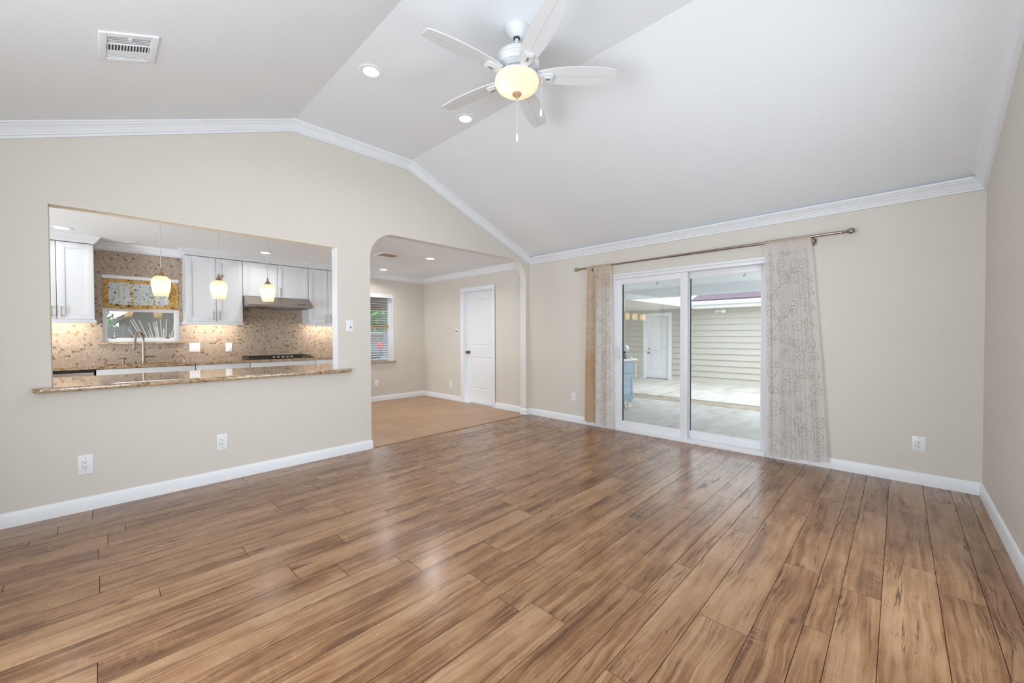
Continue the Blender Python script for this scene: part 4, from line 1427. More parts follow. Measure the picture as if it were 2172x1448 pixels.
def base_unit(label, x0, x1, drawers):
    root = thing('base_cabinet', label, 'cabinet', ((x0 + x1) / 2, YW, 0), BG)
    ctop = CZ - 0.215 if x0 < 0.4 < x1 else CZ - 0.033      # the sink hangs into its cabinet
    part('cabinet_body', MB().box(x0, x1, CF + 0.024, YW, 0.10, ctop), M_CAB, root, smooth=False)
    part('toe_kick', MB().box(x0, x1, CF + 0.08, YW, 0.0, 0.10), M_GREY, root, smooth=False)
    g = 0.003
    d = part('drawer_front', MB().box(x0 + g, x1 - g, CF, CF + 0.021, 0.70, CZ - 0.040, bev=0.002), M_CAB, root)
    mid = (x0 + x1) / 2
    if drawers:
        part('drawer_front', MB().box(x0 + g, x1 - g, CF, CF + 0.021, 0.41, 0.694, bev=0.002), M_CAB, root)
        part('drawer_front', MB().box(x0 + g, x1 - g, CF, CF + 0.021, 0.115, 0.404, bev=0.002), M_CAB, root)
    else:
        shaker_door(root, x0 + g, mid - g, 0.115, 0.694, CF, (mid - 0.036, 0.55, 0.675))
        shaker_door(root, mid + g, x1 - g, 0.115, 0.694, CF, (mid + 0.036, 0.55, 0.675))
    return root


base_unit('white base cabinet under the sink', -0.032, 0.851, False)
base_unit('white base cabinet between sink and cooktop', 0.855, 1.448, True)
base_unit('white base cabinet under the cooktop', 1.452, 2.317, False)
base_unit('white base cabinet at the right end of the worktop', 2.321, 2.95, True)
dw = thing('dishwasher', 'stainless dishwasher with dark control strip left of the sink', 'dishwasher', (-0.34, YW, 0))
part('tub', MB().box(-0.635, -0.042, CF + 0.03, YW, 0.10, CZ - 0.034), M_DARK, dw, smooth=False)
part('control_strip', MB().box(-0.635, -0.042, CF + 0.012, CF + 0.03, CZ - 0.064, CZ - 0.036), M_DARK, dw, 'black control strip', smooth=False)
part('dishwasher_door', MB().box(-0.635, -0.046, CF - 0.005, CF + 0.029, 0.115, CZ - 0.066, bev=0.005), M_STEEL, dw, 'brushed steel door')
part('toe_kick', MB().box(-0.635, -0.042, CF + 0.08, YW, 0.0, 0.10), M_DARK, dw, smooth=False)

# sink
sk = MB()
sk.box(SKX0 - 0.012, SKX0, SKY0 - 0.012, SKY1 + 0.012, CZ - 0.19, CZ - 0.0325).box(SKX1, SKX1 + 0.012, SKY0 - 0.012, SKY1 + 0.012, CZ - 0.19, CZ - 0.0325)
sk.box(SKX0, SKX1, SKY0 - 0.012, SKY0, CZ - 0.19, CZ - 0.0325).box(SKX0, SKX1, SKY1, SKY1 + 0.012, CZ - 0.19, CZ - 0.0325)
sk.box(SKX0 - 0.012, SKX1 + 0.012, SKY0 - 0.012, SKY1 + 0.012, CZ - 0.20, CZ - 0.19)
solo('kitchen_sink', sk, M_STEEL, 'undermount sink in the worktop below the kitchen window', 'sink', (0.4, 6.67, CZ - 0.2), smooth=False)
# main faucet
fa = thing('kitchen_faucet', 'tall brushed gooseneck faucet in front of the kitchen window', 'faucet', (0.387, 6.88, CZ))
fb = V((0.387, 6.88, CZ))
gp = [fb, fb + V((0, 0, 0.10)), fb + V((0, 0, 0.27))]
Rg = 0.088
dirg = V((-0.45, -0.89, 0)).normalized()
for i in range(1, 13):
    a = PI * i / 12 * 0.98
    gp.append(fb + V((0, 0, 0.30)) + dirg * (Rg - Rg * math.cos(a)) + V((0, 0, Rg * math.sin(a))))
gp.append(gp[-1] + V((0, 0, -0.03)) + dirg * 0.006)
part('spout', MB().tube(gp, [0.020, 0.016, 0.0125] + [0.0125] * (len(gp) - 3), 14), M_NICKEL, fa)
ge = gp[-1]
part('spray_head', MB().tube([ge, ge + V((0, 0, -0.03)) + dirg * 0.008, ge + V((0, 0, -0.10)) + dirg * 0.022], [0.014, 0.018, 0.023], 14), M_NICKEL, fa)
part('handle', MB().tube([fb + V((0.01, 0, 0.075)), fb + V((0.05, 0, 0.078)), fb + V((0.12, 0, 0.075))], [0.014, 0.009, 0.006], 10), M_NICKEL, fa)
part('base_ring', MB().lathe([(0.028, 0.0), (0.028, 0.008), (0.020, 0.016)], fb, seg=20), M_NICKEL, fa)
so = thing('soap_dispenser', 'short brushed soap dispenser left of the tall faucet', 'soap dispenser', (0.203, 6.88, CZ))
part('pump_body', MB().lathe([(0.018, 0), (0.018, 0.006), (0.010, 0.012), (0.010, 0.05), (0.014, 0.054), (0.014, 0.072), (0.0, 0.074)], (0.203, 6.88, CZ), seg=16), M_BRASS, so)
part('nozzle', MB().tube([(0.203, 6.88, CZ + 0.062), (0.175, 6.845, CZ + 0.064), (0.150, 6.815, CZ + 0.058)], 0.006, 10), M_BRASS, so)
ff = thing('filter_faucet', 'small curved side faucet right of the tall faucet', 'faucet', (0.785, 6.87, CZ))
part('stem', MB().lathe([(0.015, 0), (0.015, 0.006), (0.008, 0.012), (0.007, 0.06)], (0.785, 6.87, CZ), seg=14), M_NICKEL, ff)
part('spout', MB().tube([(0.785, 6.87, CZ + 0.045), (0.772, 6.85, CZ + 0.072), (0.745, 6.82, CZ + 0.080), (0.715, 6.79, CZ + 0.070), (0.70, 6.775, CZ + 0.055)], 0.006, 10), M_NICKEL, ff)

# cooktop
ck = thing('gas_cooktop', 'black gas cooktop set in the worktop under the hood', 'cooktop', (1.885, 6.75, CZ))
part('cooktop_panel', MB().box(1.455, 2.315, 6.515, 6.985, CZ + 0.0004, CZ + 0.012, bev=0.005), M_BLACKGLASS, ck)
for gx0, gx1 in ((1.475, 1.735), (1.745, 2.025), (2.035, 2.295)):
    gm = MB()
    for yy in (6.60, 6.79, 6.965):
        gm.box(gx0, gx1, yy - 0.007, yy + 0.007, CZ + 0.024, CZ + 0.036)
    for xx in (gx0 + 0.007, (gx0 + gx1) / 2, gx1 - 0.007):
        gm.box(xx - 0.007, xx + 0.007, 6.60, 6.965, CZ + 0.024, CZ + 0.036)
    for xx in (gx0 + 0.007, gx1 - 0.007):
        for yy in (6.60, 6.965):
            gm.box(xx - 0.007, xx + 0.007, yy - 0.007, yy + 0.007, CZ + 0.012, CZ + 0.03)
    part('grate', gm, M_IRON, ck, smooth=False)
for bx_, by_ in ((1.60, 6.70), (1.60, 6.88), (1.885, 6.78), (2.165, 6.70), (2.165, 6.88)):
    part('burner', MB().lathe([(0.045, 0), (0.045, 0.006), (0.03, 0.008), (0.03, 0.014), (0.0, 0.014)], (bx_, by_, CZ + 0.012), seg=20), M_IRON, ck)
for i in range(5):
    part('knob', MB().lathe([(0.017, 0), (0.019, 0.004), (0.015, 0.022), (0.0, 0.023)], (1.77 + 0.06 * i, 6.553, CZ + 0.012), seg=16), M_STEEL, ck, 'steel knob')

# range hood
hx0, hx1 = 1.442, 2.318
rh = thing('range_hood', 'stainless steel under-cabinet range hood above the cooktop', 'range hood', (1.88, YW, 1.66))
hp = [(6.735, 1.812), (YW, 1.812), (YW, 1.665), (6.53, 1.665), (6.53, 1.690)]
part('hood_shell', MB().prism(hp, (hx0, 0, 0), (0, 1, 0), (0, 0, 1), (1, 0, 0), hx1 - hx0), M_STEEL, rh, angle=20)
part('hood_underside', MB().box(hx0 + 0.02, hx1 - 0.02, 6.56, YW - 0.02, 1.655, 1.668), plain('hood_filter_grey', (0.30, 0.33, 0.37), 0.4, 0.6), rh, 'grey filter panel', smooth=False)
for lx in (1.56, 2.08):
    part('filter_slot', MB().box(lx, lx + 0.16, 6.585, 6.66, 1.6505, 1.656), M_DARK, rh, smooth=False)
part('control_buttons', MB().box(2.10, 2.115, 6.568, 6.60, 1.706, 1.722).box(2.128, 2.143, 6.568, 6.60, 1.706, 1.722).box(2.156, 2.185, 6.568, 6.60, 1.706, 1.722).box(2.195, 2.21, 6.568, 6.60, 1.706, 1.722), M_BUTTON, rh, 'row of dark buttons', smooth=False)

# kitchen window
kw = sempty('window_1', ((KWX0 + KWX1) / 2, YD, KWZ0), label='small kitchen window with white sash above the sink', category='window')
wf = MB()
yy0, yy1 = YD + 0.035, YD + 0.095
zmid = 1.59
for q in ((KWX0, KWX0 + 0.042, KWZ0, KWZ1), (KWX1 - 0.046, KWX1, KWZ0, KWZ1), (KWX0 + 0.042, KWX1 - 0.046, KWZ0, KWZ0 + 0.055), (KWX0 + 0.042, KWX1 - 0.046, KWZ1 - 0.045, KWZ1), (KWX0 + 0.042, KWX1 - 0.046, zmid - 0.035, zmid + 0.02)):
    wf.box(q[0], q[1], yy0, yy1, q[2], q[3], bev=0.003)
part('window_frame', wf, M_VINYL, kw)
part('glass_pane', MB().box(KWX0 + 0.04, KWX1 - 0.044, YD + 0.062, YD + 0.066, KWZ0 + 0.05, zmid - 0.03), M_GLASS, kw, smooth=False)
part('glass_pane', MB().box(KWX0 + 0.04, KWX1 - 0.044, YD + 0.062, YD + 0.066, zmid + 0.018, KWZ1 - 0.04), M_GLASS, kw, smooth=False)
part('head_rail', MB().box(KWX0, KWX1, YD - 0.013, YD + 0.034, 1.962, KWZ1 + 0.004, bev=0.003), M_VINYL, kw)
for lx in (0.10, 0.62):
    part('sash_latch', MB().box(lx, lx + 0.045, yy0 - 0.006, yy0 + 0.004, KWZ0 + 0.047, KWZ0 + 0.056), M_DARK, kw, smooth=False)
part('window_sill', MB().box(-0.018, 0.824, YD - 0.045, YD + 0.034, 1.138, 1.1645, bev=0.008), M_GRANITE, kw, 'brown granite sill')

# fabric valance: soft folds across the upper half of the window
vv, vf, vb = [], [], []
NU, NV = 60, 26
vx0_, vx1_, vz0, vz1 = 0.036, 0.757, 1.598, 1.968
for j in range(NV + 1):
    for i in range(NU + 1):
        u, t = i / NU, j / NV
        x = vx0_ + (vx1_ - vx0_) * u + 0.006 * math.sin(9 * t) * (1 - t) * (1 if u < 0.5 else -1) * abs(u - 0.5)
        sag = 0.012 * math.sin(PI * u * 1.0) ** 2 + 0.006 * math.sin(7 * u)
        z = vz0 + (vz1 - vz0) * t - sag * (1 - t)
        yv = YD + 0.008 + 0.009 * math.sin(t * 15 + 1.2 * math.sin(5 * u)) * (1.05 - t) + 0.004 * math.sin(u * 40 + 3 * t) - 0.006 * (1 - t)
        vv.append((x, yv, z))
        b_ = max(1.0 if t < 0.13 else 0.0, 1.0 if t > 0.86 else 0, 1.0 if u < 0.07 else 0, 1.0 if u > 0.86 else 0, 0.62 if abs(u - 0.36) < 0.025 or abs(u - 0.66) < 0.02 or abs(u - 0.2) < 0.015 else 0)
        vb.append(b_)
for j in range(NV):
    for i in range(NU):
        a = j * (NU + 1) + i
        vf.append((a, a + 1, a + NU + 2, a + NU + 1))
va = solo('window_valance', MB().add(vv, vf), M_VAL, 'gold and pale blue floral valance over the kitchen window', 'valance', (0.40, YD, 1.968), angle=80)
ba = va.data.color_attributes.new('border', 'FLOAT_COLOR', 'POINT')
for i, b_ in enumerate(vb):
    ba.data[i].color = (b_, b_, b_, 1)

# pendants
PG = 'pendant lights over the bar ledge'
PY = 4.42
PL = [('left of the three swirled glass pendants, hanging before the kitchen window', 0.364), ('middle of the three swirled glass pendants, hanging before the tall white cabinet', 0.758), ('right of the three swirled glass pendants, hanging before the range hood', 1.148)]
for lab, px in PL:
    zc = 1.655
    t = thing('pendant_light', lab, 'pendant light', (px, PY, zc), PG)
    part('ceiling_canopy', MB().lathe([(0.06, 0), (0.058, -0.012), (0.012, -0.022), (0.005, -0.026)], (px, PY, KZ), seg=24), M_NICKEL, t)
    part('cord', MB().tube([(px, PY, KZ - 0.02), (px, PY, 1.80)], 0.0028, 8), M_CORD, t)
    part('cap', MB().lathe([(0.004, 0.150), (0.007, 0.135), (0.010, 0.118), (0.016, 0.104), (0.026, 0.092), (0.031, 0.084), (0.020, 0.082)], (px, PY, zc), seg=20), M_BRASS, t)
    sp_ = [(0.020, 0.086), (0.034, 0.082), (0.047, 0.073), (0.057, 0.058), (0.063, 0.038), (0.064, 0.018), (0.061, -0.008), (0.056, -0.035), (0.050, -0.062), (0.047, -0.080), (0.045, -0.080), (0.048, -0.062), (0.054, -0.035), (0.059, -0.008), (0.061, 0.018), (0.060, 0.036), (0.054, 0.055), (0.045, 0.069)]
    part('glass_shade', MB().lathe(sp_, (px, PY, zc), seg=40, close=False), M_PEND, t, 'glowing swirled glass shade', angle=60)
    point_light('pendant_bulb', (px, PY, zc + 0.01), 0.10, (1.0, 0.84, 0.60), 0.022)

# ------------------------------------------------------------------ dining window (window_2) with blinds
w2 = sempty('window_2', ((DWX0 + DWX1) / 2, YD, DWZ0), label='dining window with white blinds and brown sill beyond the archway', category='window')
wf = MB()
yy0, yy1 = YD + 0.09, YD + 0.15
for q in ((DWX0, DWX0 + 0.05, DWZ0, DWZ1), (DWX1 - 0.05, DWX1, DWZ0, DWZ1), (DWX0 + 0.05, DWX1 - 0.05, DWZ0, DWZ0 + 0.045), (DWX0 + 0.05, DWX1 - 0.05, DWZ1 - 0.045, DWZ1)):
    wf.box(q[0], q[1], yy0, yy1, q[2], q[3], bev=0.003)
part('window_frame', wf, M_VINYL, w2)
rv = MB()
for q in ((DWX0, DWX0 + 0.012, DWZ0, DWZ1), (DWX1 - 0.012, DWX1, DWZ0, DWZ1), (DWX0 + 0.012, DWX1 - 0.012, DWZ1 - 0.012, DWZ1)):
    rv.box(q[0], q[1], YD - 0.001, yy0 + 0.01, q[2], q[3])
rv.box(DWX0 + 0.012, DWX1 - 0.005, YD - 0.004, YD + 0.02, DWZ1 - 0.075, DWZ1 - 0.01)
part('window_return', rv, M_TRIM, w2, smooth=False)
part('meeting_rail', MB().box(DWX0 + 0.04, DWX1 - 0.04, yy0 + 0.005, yy1, 1.375, 1.44), M_TAN, w2, 'tan meeting rail', smooth=False)
part('glass_pane', MB().box(DWX0 + 0.04, DWX1 - 0.04, YD + 0.118, YD + 0.122, DWZ0 + 0.04, DWZ1 - 0.04), M_GLASS, w2, smooth=False)
part('window_sill', MB().box(DWX0 - 0.05, DWX1 + 0.045, YD - 0.045, yy0 - 0.002, DWZ0 - 0.025, DWZ0 - 0.0005, bev=0.006), M_GRANITE, w2, 'brown granite sill')
bn = thing('window_blinds', 'white horizontal slat blinds hanging in the dining window', 'blinds', ((DWX0 + DWX1) / 2, YD + 0.045, DWZ1 - 0.07))
sb = MB()
nsl = 26
for k in range(nsl):
    z = DWZ1 - 0.10 - k * 0.0455
    sb.add([(DWX0 + 0.02, YD + 0.022, z - 0.004), (DWX1 - 0.10, YD + 0.022, z - 0.004), (DWX1 - 0.10, YD + 0.070, z + 0.004), (DWX0 + 0.02, YD + 0.070, z + 0.004),
            (DWX0 + 0.02, YD + 0.022, z - 0.0015), (DWX1 - 0.10, YD + 0.022, z - 0.0015), (DWX1 - 0.10, YD + 0.070, z + 0.0065), (DWX0 + 0.02, YD + 0.070, z + 0.0065)],
           [(0, 3, 2, 1), (4, 5, 6, 7), (0, 1, 5, 4), (2, 3, 7, 6), (1, 2, 6, 5), (0, 4, 7, 3)])
part('slats', sb, M_PLATE, bn, smooth=False)
for xx in (DWX0 + 0.15, DWX1 - 0.18):
    lad = MB().tube([(xx, YD + 0.02, DWZ1 - 0.09), (xx, YD + 0.02, DWZ0 + 0.06)], 0.0012, 6)
    part('ladder_cord', lad, M_PLATE, bn)
part('bottom_rail', MB().box(DWX0 + 0.02, DWX1 - 0.10, YD + 0.022, YD + 0.070, DWZ0 + 0.03, DWZ0 + 0.045), M_PLATE, bn, smooth=False)

# ------------------------------------------------------------------ outdoors: patio, garage, breezeway
GZ = -0.13
XG = 12.0
struct('ground_patio', MB().box(XB2, 8.12, -6.0, 9.0, -0.35, GZ), M_CONC, smooth=False)
struct('ground_step', MB().box(8.12, 8.70, -6.0, 9.0, -0.35, GZ - 0.012), M_BAND, smooth=False)
struct('ground_drive', MB().box(8.70, XG + 0.5, -6.0, 9.0, -0.35, GZ + 0.004), M_CONC, smooth=False)
jt = MB()
jt.box(8.70, XG, 3.86, 3.885, GZ + 0.003, GZ + 0.0055).box(8.70, XG, 1.2, 1.22, GZ + 0.003, GZ + 0.0055).box(10.6, 10.615, -2, 8.5, GZ + 0.003, GZ + 0.0055)
struct('trim_8', jt, M_BAND, smooth=False)

# garage wall with lap siding
sid = MB()
z = GZ
prof = [(0.12, GZ)]
while z < 1.97:
    prof.append((-0.030, z)); prof.append((0.0, z + 0.159)); prof.append((0.0, z + 0.165)); z += 0.165
prof.append((0.12, z))
GDY0, GDY1, GDZ = 5.02, 5.72, 1.80
for (ya, yb) in ((-5.0, GDY0), (GDY1, 9.0)):
    sid.prism(prof, (XG, ya, 0), (1, 0, 0), (0, 0, 1), (0, 1, 0), yb - ya)
sid.box(XG + 0.002, XG + 0.12, GDY0, GDY1, GDZ, 2.05)
struct('wall_garage', sid, M_SIDING, smooth=False)
d3 = sempty('door_3', (XG, GDY0, GZ), label='white six-panel exterior door in the beige garage wall', category='door')
gw = GDY1 - GDY0
pn = []
for r0, r1 in ((GZ + 0.22, GZ + 0.80), (GZ + 0.95, GZ + 1.48), (GZ + 1.58, GZ + 1.80)):
    for c0, c1 in ((GDY0 + 0.10, GDY0 + gw / 2 - 0.045), (GDY0 + gw / 2 + 0.045, GDY1 - 0.10)):
        pn.append((c0, c1, r0, r1, 0))
moulded_door(d3, GDY0 + 0.004, GDY1 - 0.004, GZ + 0.02, GDZ - 0.004, XG + 0.03, 0.04, pn, M_DOORW)
gc = MB()
for q in ((GDY0 - 0.10, GDY0 + 0.002, GZ, GDZ), (GDY1 - 0.002, GDY1 + 0.10, GZ, GDZ), (GDY0 - 0.10, GDY1 + 0.10, GDZ, GDZ + 0.10)):
    gc.box(XG - 0.035, XG + 0.03, q[0], q[1], q[2], q[3], bev=0.004)
part('door_casing', gc, M_TRIM, d3)
gk = MB()
gk.lathe([(0.030, 0), (0.030, 0.01), (0.012, 0.014), (0.012, 0.04), (0.030, 0.05), (0.032, 0.066), (0.0, 0.08)], (XG + 0.03, GDY1 - 0.075, GZ + 0.80), (-1, 0, 0), 18)
part('door_knob', gk, M_NICKEL, d3, 'brushed metal knob')
part('deadbolt', MB().lathe([(0.030, 0), (0.030, 0.012), (0.02, 0.02), (0.0, 0.022)], (XG + 0.03, GDY1 - 0.075, GZ + 0.93), (-1, 0, 0), 18), M_NICKEL, d3, 'brushed metal deadbolt')
part('threshold', MB().box(XG - 0.05, XG + 0.03, GDY0, GDY1, GZ, GZ + 0.02), M_BRONZE, d3, smooth=False)

# garage roof: eave soffit, gutter, shingles
EX = XG - 0.45
struct('roof_garage', MB().prism([(EX, 2.15), (EX + 3.0, 3.15), (EX + 3.0, 3.20), (EX - 0.03, 2.19)], (0, -5.0, 0), (1, 0, 0), (0, 0, 1), (0, 1, 0), 9.2), M_SHINGLE, smooth=False)
struct('trim_9', MB().box(EX + 0.022, XG + 0.1, -5.0, 4.18, 1.955, 1.985).box(EX, EX + 0.022, -5.0, 4.18, 1.955, 2.15), M_CREAM, smooth=False)
solo('rain_gutter', MB().prism([(EX - 0.11, 2.145), (EX - 0.11, 2.09), (EX - 0.075, 2.045), (EX - 0.001, 2.045), (EX - 0.001, 2.145), (EX - 0.012, 2.145), (EX - 0.012, 2.06), (EX - 0.07, 2.06), (EX - 0.098, 2.095), (EX - 0.098, 2.145)], (0, -5.0, 0), (1, 0, 0), (0, 0, 1), (0, 1, 0), 9.15), M_TRIM, 'white rain gutter along the garage eave under the shingles', 'gutter', (EX, 0, 2.05), smooth=False)
# breezeway roof joining house and garage
struct('roof_breezeway', MB().box(7.92, XG + 0.1, 4.20, 9.0, 2.0, 2.06), M_CREAM, smooth=False)
struct('trim_10', MB().box(7.92, EX + 0.3, 4.155, 4.20, 1.985, 2.17), M_TRIM, smooth=False)
# patio cover
struct('roof_patio', MB().box(XB2, 7.95, -5.0, 9.0, 2.15, 2.25), M_CEIL, smooth=False)
struct('trim_11', MB().box(7.75, 7.90, -5.0, 9.0, 1.995, 2.15).box(7.90, 7.93, -5.0, 4.15, 1.98, 2.26), M_CEIL, smooth=False)
solo('ceiling_hook', MB().tube([(6.55, 1.62, 2.15), (6.55, 1.62, 2.10), (6.55, 1.635, 2.085), (6.55, 1.645, 2.10)], 0.005, 8), M_DARK, 'dark hook in the patio ceiling seen through the right door pane', 'hook', (6.55, 1.62, 2.15))
solo('ceiling_hook', MB().tube([(6.55, 2.93, 2.15), (6.55, 2.93, 2.105), (6.55, 2.945, 2.09), (6.55, 2.955, 2.105)], 0.005, 8), M_DARK, 'dark hook in the patio ceiling seen through the left door pane', 'hook', (6.55, 2.93, 2.15))
# flood light
fd = thing('flood_light', 'white twin-head flood light on the garage wall under the eave', 'flood light', (XG, 3.55, 1.93))
part('base_plate', MB().lathe([(0.055, 0), (0.055, 0.02), (0.04, 0.035), (0.0, 0.036)], (XG - 0.005, 3.55, 1.905), (-1, 0, 0), 20), M_PLATE, fd)
for s_ in (-1, 1):
    o_ = V((XG - 0.06, 3.55 + 0.07 * s_, 1.895))
    part('lamp_head', MB().lathe([(0.018, -0.05), (0.03, -0.03), (0.052, 0.02), (0.055, 0.05), (0.05, 0.05), (0.0, 0.035)], o_, V((-0.75, 0.5 * s_, -0.45)).normalized(), 18), M_PLATE, fd)
    part('arm', MB().tube([(XG - 0.02, 3.55, 1.905), o_], 0.012, 8), M_PLATE, fd)

# outdoor kitchen unit
oc_ = thing('outdoor_cabinet', 'blue-grey outdoor cabinet with drawer and door on the patio', 'cabinet', (7.35, 4.2, GZ))
ox0, ox1, oy0, oy1, oz1 = 6.9, 7.60, 3.90, 4.7, 0.72
part('cabinet_body', MB().box(ox0, ox1, oy0 + 0.02, oy1, GZ + 0.0, oz1), M_BLUE, oc_, smooth=False)


def frame_front(x0, x1, z0, z1, s_):
    mb = MB()
    mb.box(x0, x0 + s_, oy0, oy0 + 0.02, z0, z1).box(x1 - s_, x1, oy0, oy0 + 0.02, z0, z1).box(x0 + s_, x1 - s_, oy0, oy0 + 0.02, z1 - s_, z1).box(x0 + s_, x1 - s_, oy0, oy0 + 0.02, z0, z0 + s_)
    mb.box(x0 + s_, x1 - s_, oy0 + 0.012, oy0 + 0.02, z0 + s_, z1 - s_)
    return mb


part('drawer_front', MB().box(7.08, 7.585, oy0 - 0.002, oy0 + 0.02, 0.47, 0.705, bev=0.004), M_BLUE, oc_)
part('cabinet_door', frame_front(7.08, 7.585, GZ + 0.06, 0.45, 0.07), M_BLUE, oc_, smooth=False)
solo('outdoor_worktop', MB().box(ox0 - 0.05, ox1 + 0.05, oy0 - 0.06, oy1 + 0.05, oz1 + 0.0005, oz1 + 0.035, bev=0.006), M_GRIMY, 'white worktop on the blue-grey outdoor cabinet', 'worktop', (7.25, 4.3, oz1))
part('end_shelf', MB().box(ox1 + 0.001, ox1 + 0.16, 4.05, 4.30, oz1 - 0.03, oz1 + 0.0), M_GRIMY, oc_, 'white end shelf', smooth=False)
sf = thing('outdoor_pot', 'shiny round metal pot on a dark blue base on the outdoor worktop', 'pot', (7.36, 3.975, oz1 + 0.036))
pb_ = V((7.36, 3.975, oz1 + 0.036))
part('stand', MB().lathe([(0.055, 0), (0.055, 0.02), (0.03, 0.04), (0.028, 0.12), (0.05, 0.14)], pb_, seg=20), plain('dark_blue_metal', (0.03, 0.06, 0.11), 0.25, 0.6), sf, 'dark blue stand')
part('lid', MB().lathe([(0.05, 0.14), (0.085, 0.165), (0.10, 0.20), (0.09, 0.245), (0.05, 0.275), (0.0, 0.285)], pb_, seg=28), M_CHROME, sf, 'chrome round lid')
solo('folded_cloth', MB().box(7.49, 7.57, 3.90, 3.98, oz1 + 0.036, oz1 + 0.062, bev=0.012), M_GRIMY, 'small crumpled white cloth on the outdoor worktop', 'cloth', (7.31, 3.97, oz1 + 0.036))
cl = MB()
rb = random.Random(4)
bm = bmesh.new()
bmesh.ops.create_icosphere(bm, subdivisions=3, radius=0.11)
for q in bm.verts:
    n_ = 0.8 + 0.35 * math.sin(9 * q.co.x * 9 + 3) * math.cos(8 * q.co.y * 9)
    q.co = V((q.co.x * n_ * 1.3, q.co.y * n_, max(q.co.z * 0.9 * n_, -0.06)))
    q.co += V((6.72, 3.62, GZ + 0.0605))
cl.addbm(bm)
solo('crumpled_cloth', cl, M_GRIMY, 'white crumpled cloth lying on the patio below the blue-grey cabinet', 'cloth', (6.72, 3.62, GZ))
solo('drain_pipe', MB().tube([(XG - 0.05, 6.05, GZ), (XG - 0.05, 6.05, GZ + 0.48)], 0.025, 12), M_CREAM, 'short white pipe standing against the garage wall left of its door', 'pipe', (XG - 0.05, 6.05, GZ))

# ------------------------------------------------------------------ outdoors: beyond kitchen and dining windows
struct('ground_yard', MB().box(-12, 40, YD + 0.2, 60, -0.6, -0.30), M_GRASS, smooth=False)
struct('ground_street', MB().box(5, 40, 17.0, 27, -0.60, -0.27), M_ASPHALT, smooth=False)
# neighbour house seen through the kitchen window
nh = thing('neighbour_house', 'grey brick house with dark eave seen through the kitchen window', 'house', (1.6, 14.5, -0.3))
part('wall', MB().prism([(0.50, -0.3), (3.9, -0.3), (3.9, 1.73), (2.2, 2.99), (0.50, 1.73)], (0, 15.5, 0), XA, ZA, YAX, 5.0), M_BRICKG, nh, smooth=False)
part('roof', MB().prism([(0.27, 1.69), (0.31, 1.60), (2.2, 3.0), (4.09, 1.60), (4.13, 1.69), (2.2, 3.13)], (0, 14.9, 0), (1, 0, 0), (0, 0, 1), (0, 1, 0), 5.8), M_ROOFG, nh, smooth=False)
for i in range(3):
    part('porch_post', MB().box(0.47 + 0.085 * i, 0.515 + 0.085 * i, 15.1, 15.15, -0.3, 1.70 + 0.062 * i), M_FENCE, nh, smooth=False)
fe = MB()
for i in range(23):
    x = -2.9 + i * 0.15
    fe.box(x, x + 0.143, 13.2, 13.22, -0.3, 1.46 + 0.01 * (i % 3))
fe2 = MB().box(-2.9, 0.4, 13.22, 13.26, 0.1, 0.2).box(-2.9, 0.4, 13.22, 13.26, 0.95, 1.05)
fo = thing('wood_fence', 'weathered grey board fence outside the kitchen window', 'fence', (-1.4, 13.2, -0.3))
part('boards', fe, M_FENCE, fo, smooth=False)
part('rail', fe2, M_FENCE, fo, smooth=False)


def bush(name, label, cx, cy, z0, rx, ry, rz, n, mat, seed, cat='shrub', trunk=0.0):
    r_ = random.Random(seed)
    root = thing(name, label, cat, (cx, cy, z0))
    mb = MB()
    for i in range(n):
        while True:
            p = V((r_.uniform(-1, 1), r_.uniform(-1, 1), r_.uniform(-1, 1)))
            if 0.3 < p.length < 1:
                break
        c = V((cx + p.x * rx, cy + p.y * ry, z0 + trunk + rz + p.z * rz))
        s_ = r_.uniform(0.05, 0.11) * max(rx, 0.8)
        a = V((r_.uniform(-1, 1), r_.uniform(-1, 1), r_.uniform(-1, 1))).normalized()
        b = a.orthogonal().normalized()
        mb.add([c - a * s_, c + b * s_ * 0.45, c + a * s_, c - b * s_ * 0.45], [(0, 1, 2, 3)])
    part('foliage', mb, mat, root, smooth=False)
    st = MB()
    for k in range(3):
        st.tube([(cx + 0.05 * k, cy, z0), (cx + 0.15 * (k - 1) * rx, cy, z0 + trunk + rz)], 0.03 + 0.04 * trunk, 8)
    part('stem', st, M_BARK, root)
    return root


bush('green_shrub', 'bright green shrub behind the board fence outside the kitchen window', -0.20, 13.95, -0.3, 0.65, 0.42, 1.12, 1300, M_LEAF, 1)
bush('yard_tree', 'leafy tree rising at the left behind the fence outside the kitchen window', -0.35, 24.0, -0.3, 1.1, 1.2, 1.1, 900, M_LEAF2, 2, 'tree', 0.9)
# bare twiggy shrub against the brick house
bt = thing('bare_shrub', 'bare twiggy shrub against the grey house outside the kitchen window', 'shrub', (1.12, 13.0, -0.3))
tw = MB()
rb = random.Random(9)
for i in range(70):
    a = rb.uniform(0, 6.28)
    l = rb.uniform(1.0, 2.0)
    t = rb.uniform(0.05, 0.5)
    e_ = V((1.12 + math.cos(a) * t * l, 13.0 + 0.4 * math.sin(a) * t * l, -0.3 + l))
    m_ = V((1.12 + math.cos(a) * t * l * 0.35, 13.0 + 0.15 * math.sin(a) * t * l, -0.3 + l * 0.55))
    tw.tube([(1.12, 13.0, -0.3), m_, e_], [0.016, 0.011, 0.006], 5)
part('twigs', tw, plain('pale_twig_bark', (0.42, 0.40, 0.37), 0.8), bt)

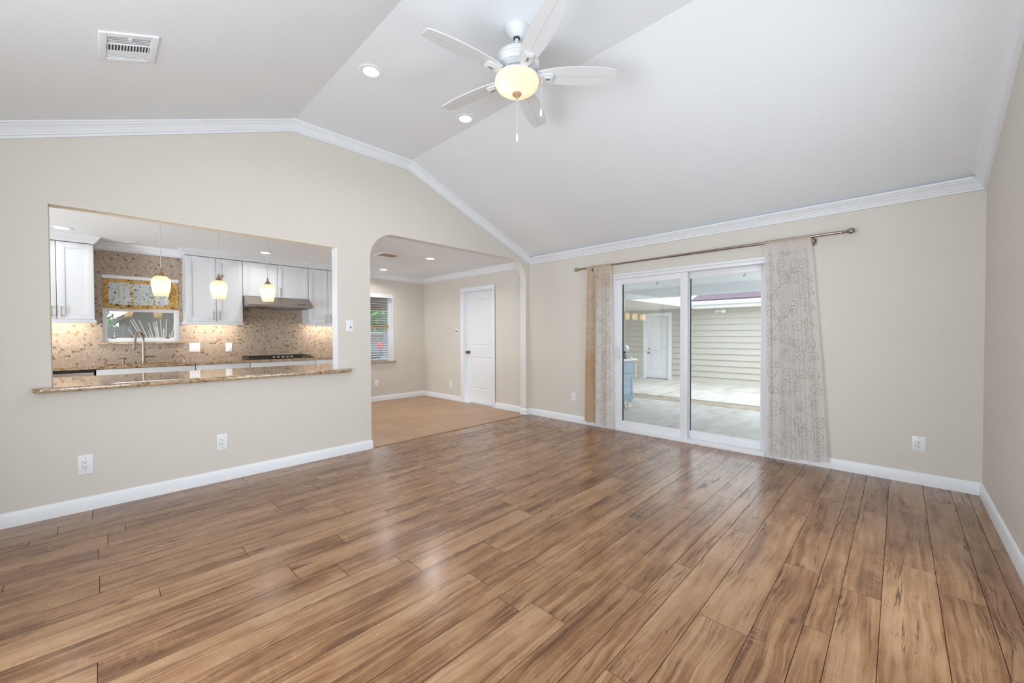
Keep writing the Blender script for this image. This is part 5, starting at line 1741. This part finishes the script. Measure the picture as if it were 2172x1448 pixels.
# porch roof, trees and parked car beyond the dining window
struct('roof_porch', MB().box(2.0, 9.0, YD + 0.25, 9.2, 2.12, 2.22).box(2.0, 9.0, 9.1, 9.25, 1.86, 2.2), M_BROWNWOOD, smooth=False)
bush('street_tree', 'green street tree above the parked car beyond the dining window', 17.0, 30.0, -0.3, 4.0, 2.5, 2.2, 1500, M_LEAF, 6, 'tree', 1.0)
far = thing('street_house', 'pale house across the street beyond the dining window', 'house', (19, 34, -0.3))
part('wall', MB().box(13, 27, 34, 40, -0.3, 2.6), M_CREAM, far, smooth=False)
part('roof', MB().prism([(33.3, 2.5), (40.5, 2.5), (37, 5.0)], (12.5, 0, 0), (0, 1, 0), (0, 0, 1), (1, 0, 0), 15), M_ROOFG, far, smooth=False)


def car(label, x, y, z0, rz, paint, red=True):
    root = thing('parked_car', label, 'car', (x, y, z0), None)
    M = Matrix.Translation((x, y, z0)) @ Matrix.Rotation(rz, 4, 'Z')
    body = [(-2.25, 0.35), (-2.28, 0.75), (-2.22, 1.05), (-2.05, 1.62), (-1.75, 1.72), (0.2, 1.72), (0.75, 1.60), (1.25, 1.08), (2.1, 0.95), (2.25, 0.75), (2.25, 0.35)]
    bm = bmesh.new()
    vs = [bm.verts.new((p[0], -0.9, p[1])) for p in body]
    f = bm.faces.new(vs)
    ex_ = bmesh.ops.extrude_face_region(bm, geom=[f])
    for q in ex_['geom']:
        if isinstance(q, bmesh.types.BMVert):
            q.co.y = 0.9
    for q in bm.verts:
        if q.co.z > 1.2:
            q.co.y *= 0.82
    bmesh.ops.recalc_face_normals(bm, faces=bm.faces)
    bmesh.ops.bevel(bm, geom=list(bm.edges), offset=0.05, segments=2, affect='EDGES')
    part('car_body', MB().addbm(bm, 0, M), paint, root)
    gl = MB()
    for s_ in (-1, 1):
        gl.add([(-1.85, s_ * 0.86, 1.15), (0.95, s_ * 0.86, 1.15), (0.15, s_ * 0.775, 1.58), (-1.70, s_ * 0.775, 1.58)], [(0, 1, 2, 3)])
    gl.add([(-2.215, -0.7, 1.12), (-2.215, 0.7, 1.12), (-2.10, 0.62, 1.55), (-2.10, -0.62, 1.55)], [(0, 1, 2, 3)])
    part('car_window', gl.xform(M), M_BLACKGLASS, root, smooth=False)
    for s_ in (-1, 1):
        part('tail_light', MB().box(-2.31, -2.15, s_ * 0.78 - 0.10, s_ * 0.78 + 0.13 * 1, 0.82, 1.18, bev=0.02).xform(M), M_RED, root, 'red tail light')
    for wx in (-1.4, 1.4):
        for s_ in (-1, 1):
            part('wheel', MB().lathe([(0.0, -0.11), (0.30, -0.11), (0.34, -0.07), (0.34, 0.07), (0.30, 0.11), (0.0, 0.11)], (wx, s_ * 0.82, 0.34), (0, 1, 0), 22).xform(M), M_RUBBER, root)
    return root


car('dark parked car with red tail lights beyond the dining window', 12.3, 20.6, -0.27, 0.15, M_CARPAINT)
car('white parked car behind the dark one beyond the dining window', 17.5, 26.0, -0.27, 0.05, plain('white_car_paint', (0.7, 0.72, 0.74), 0.2))
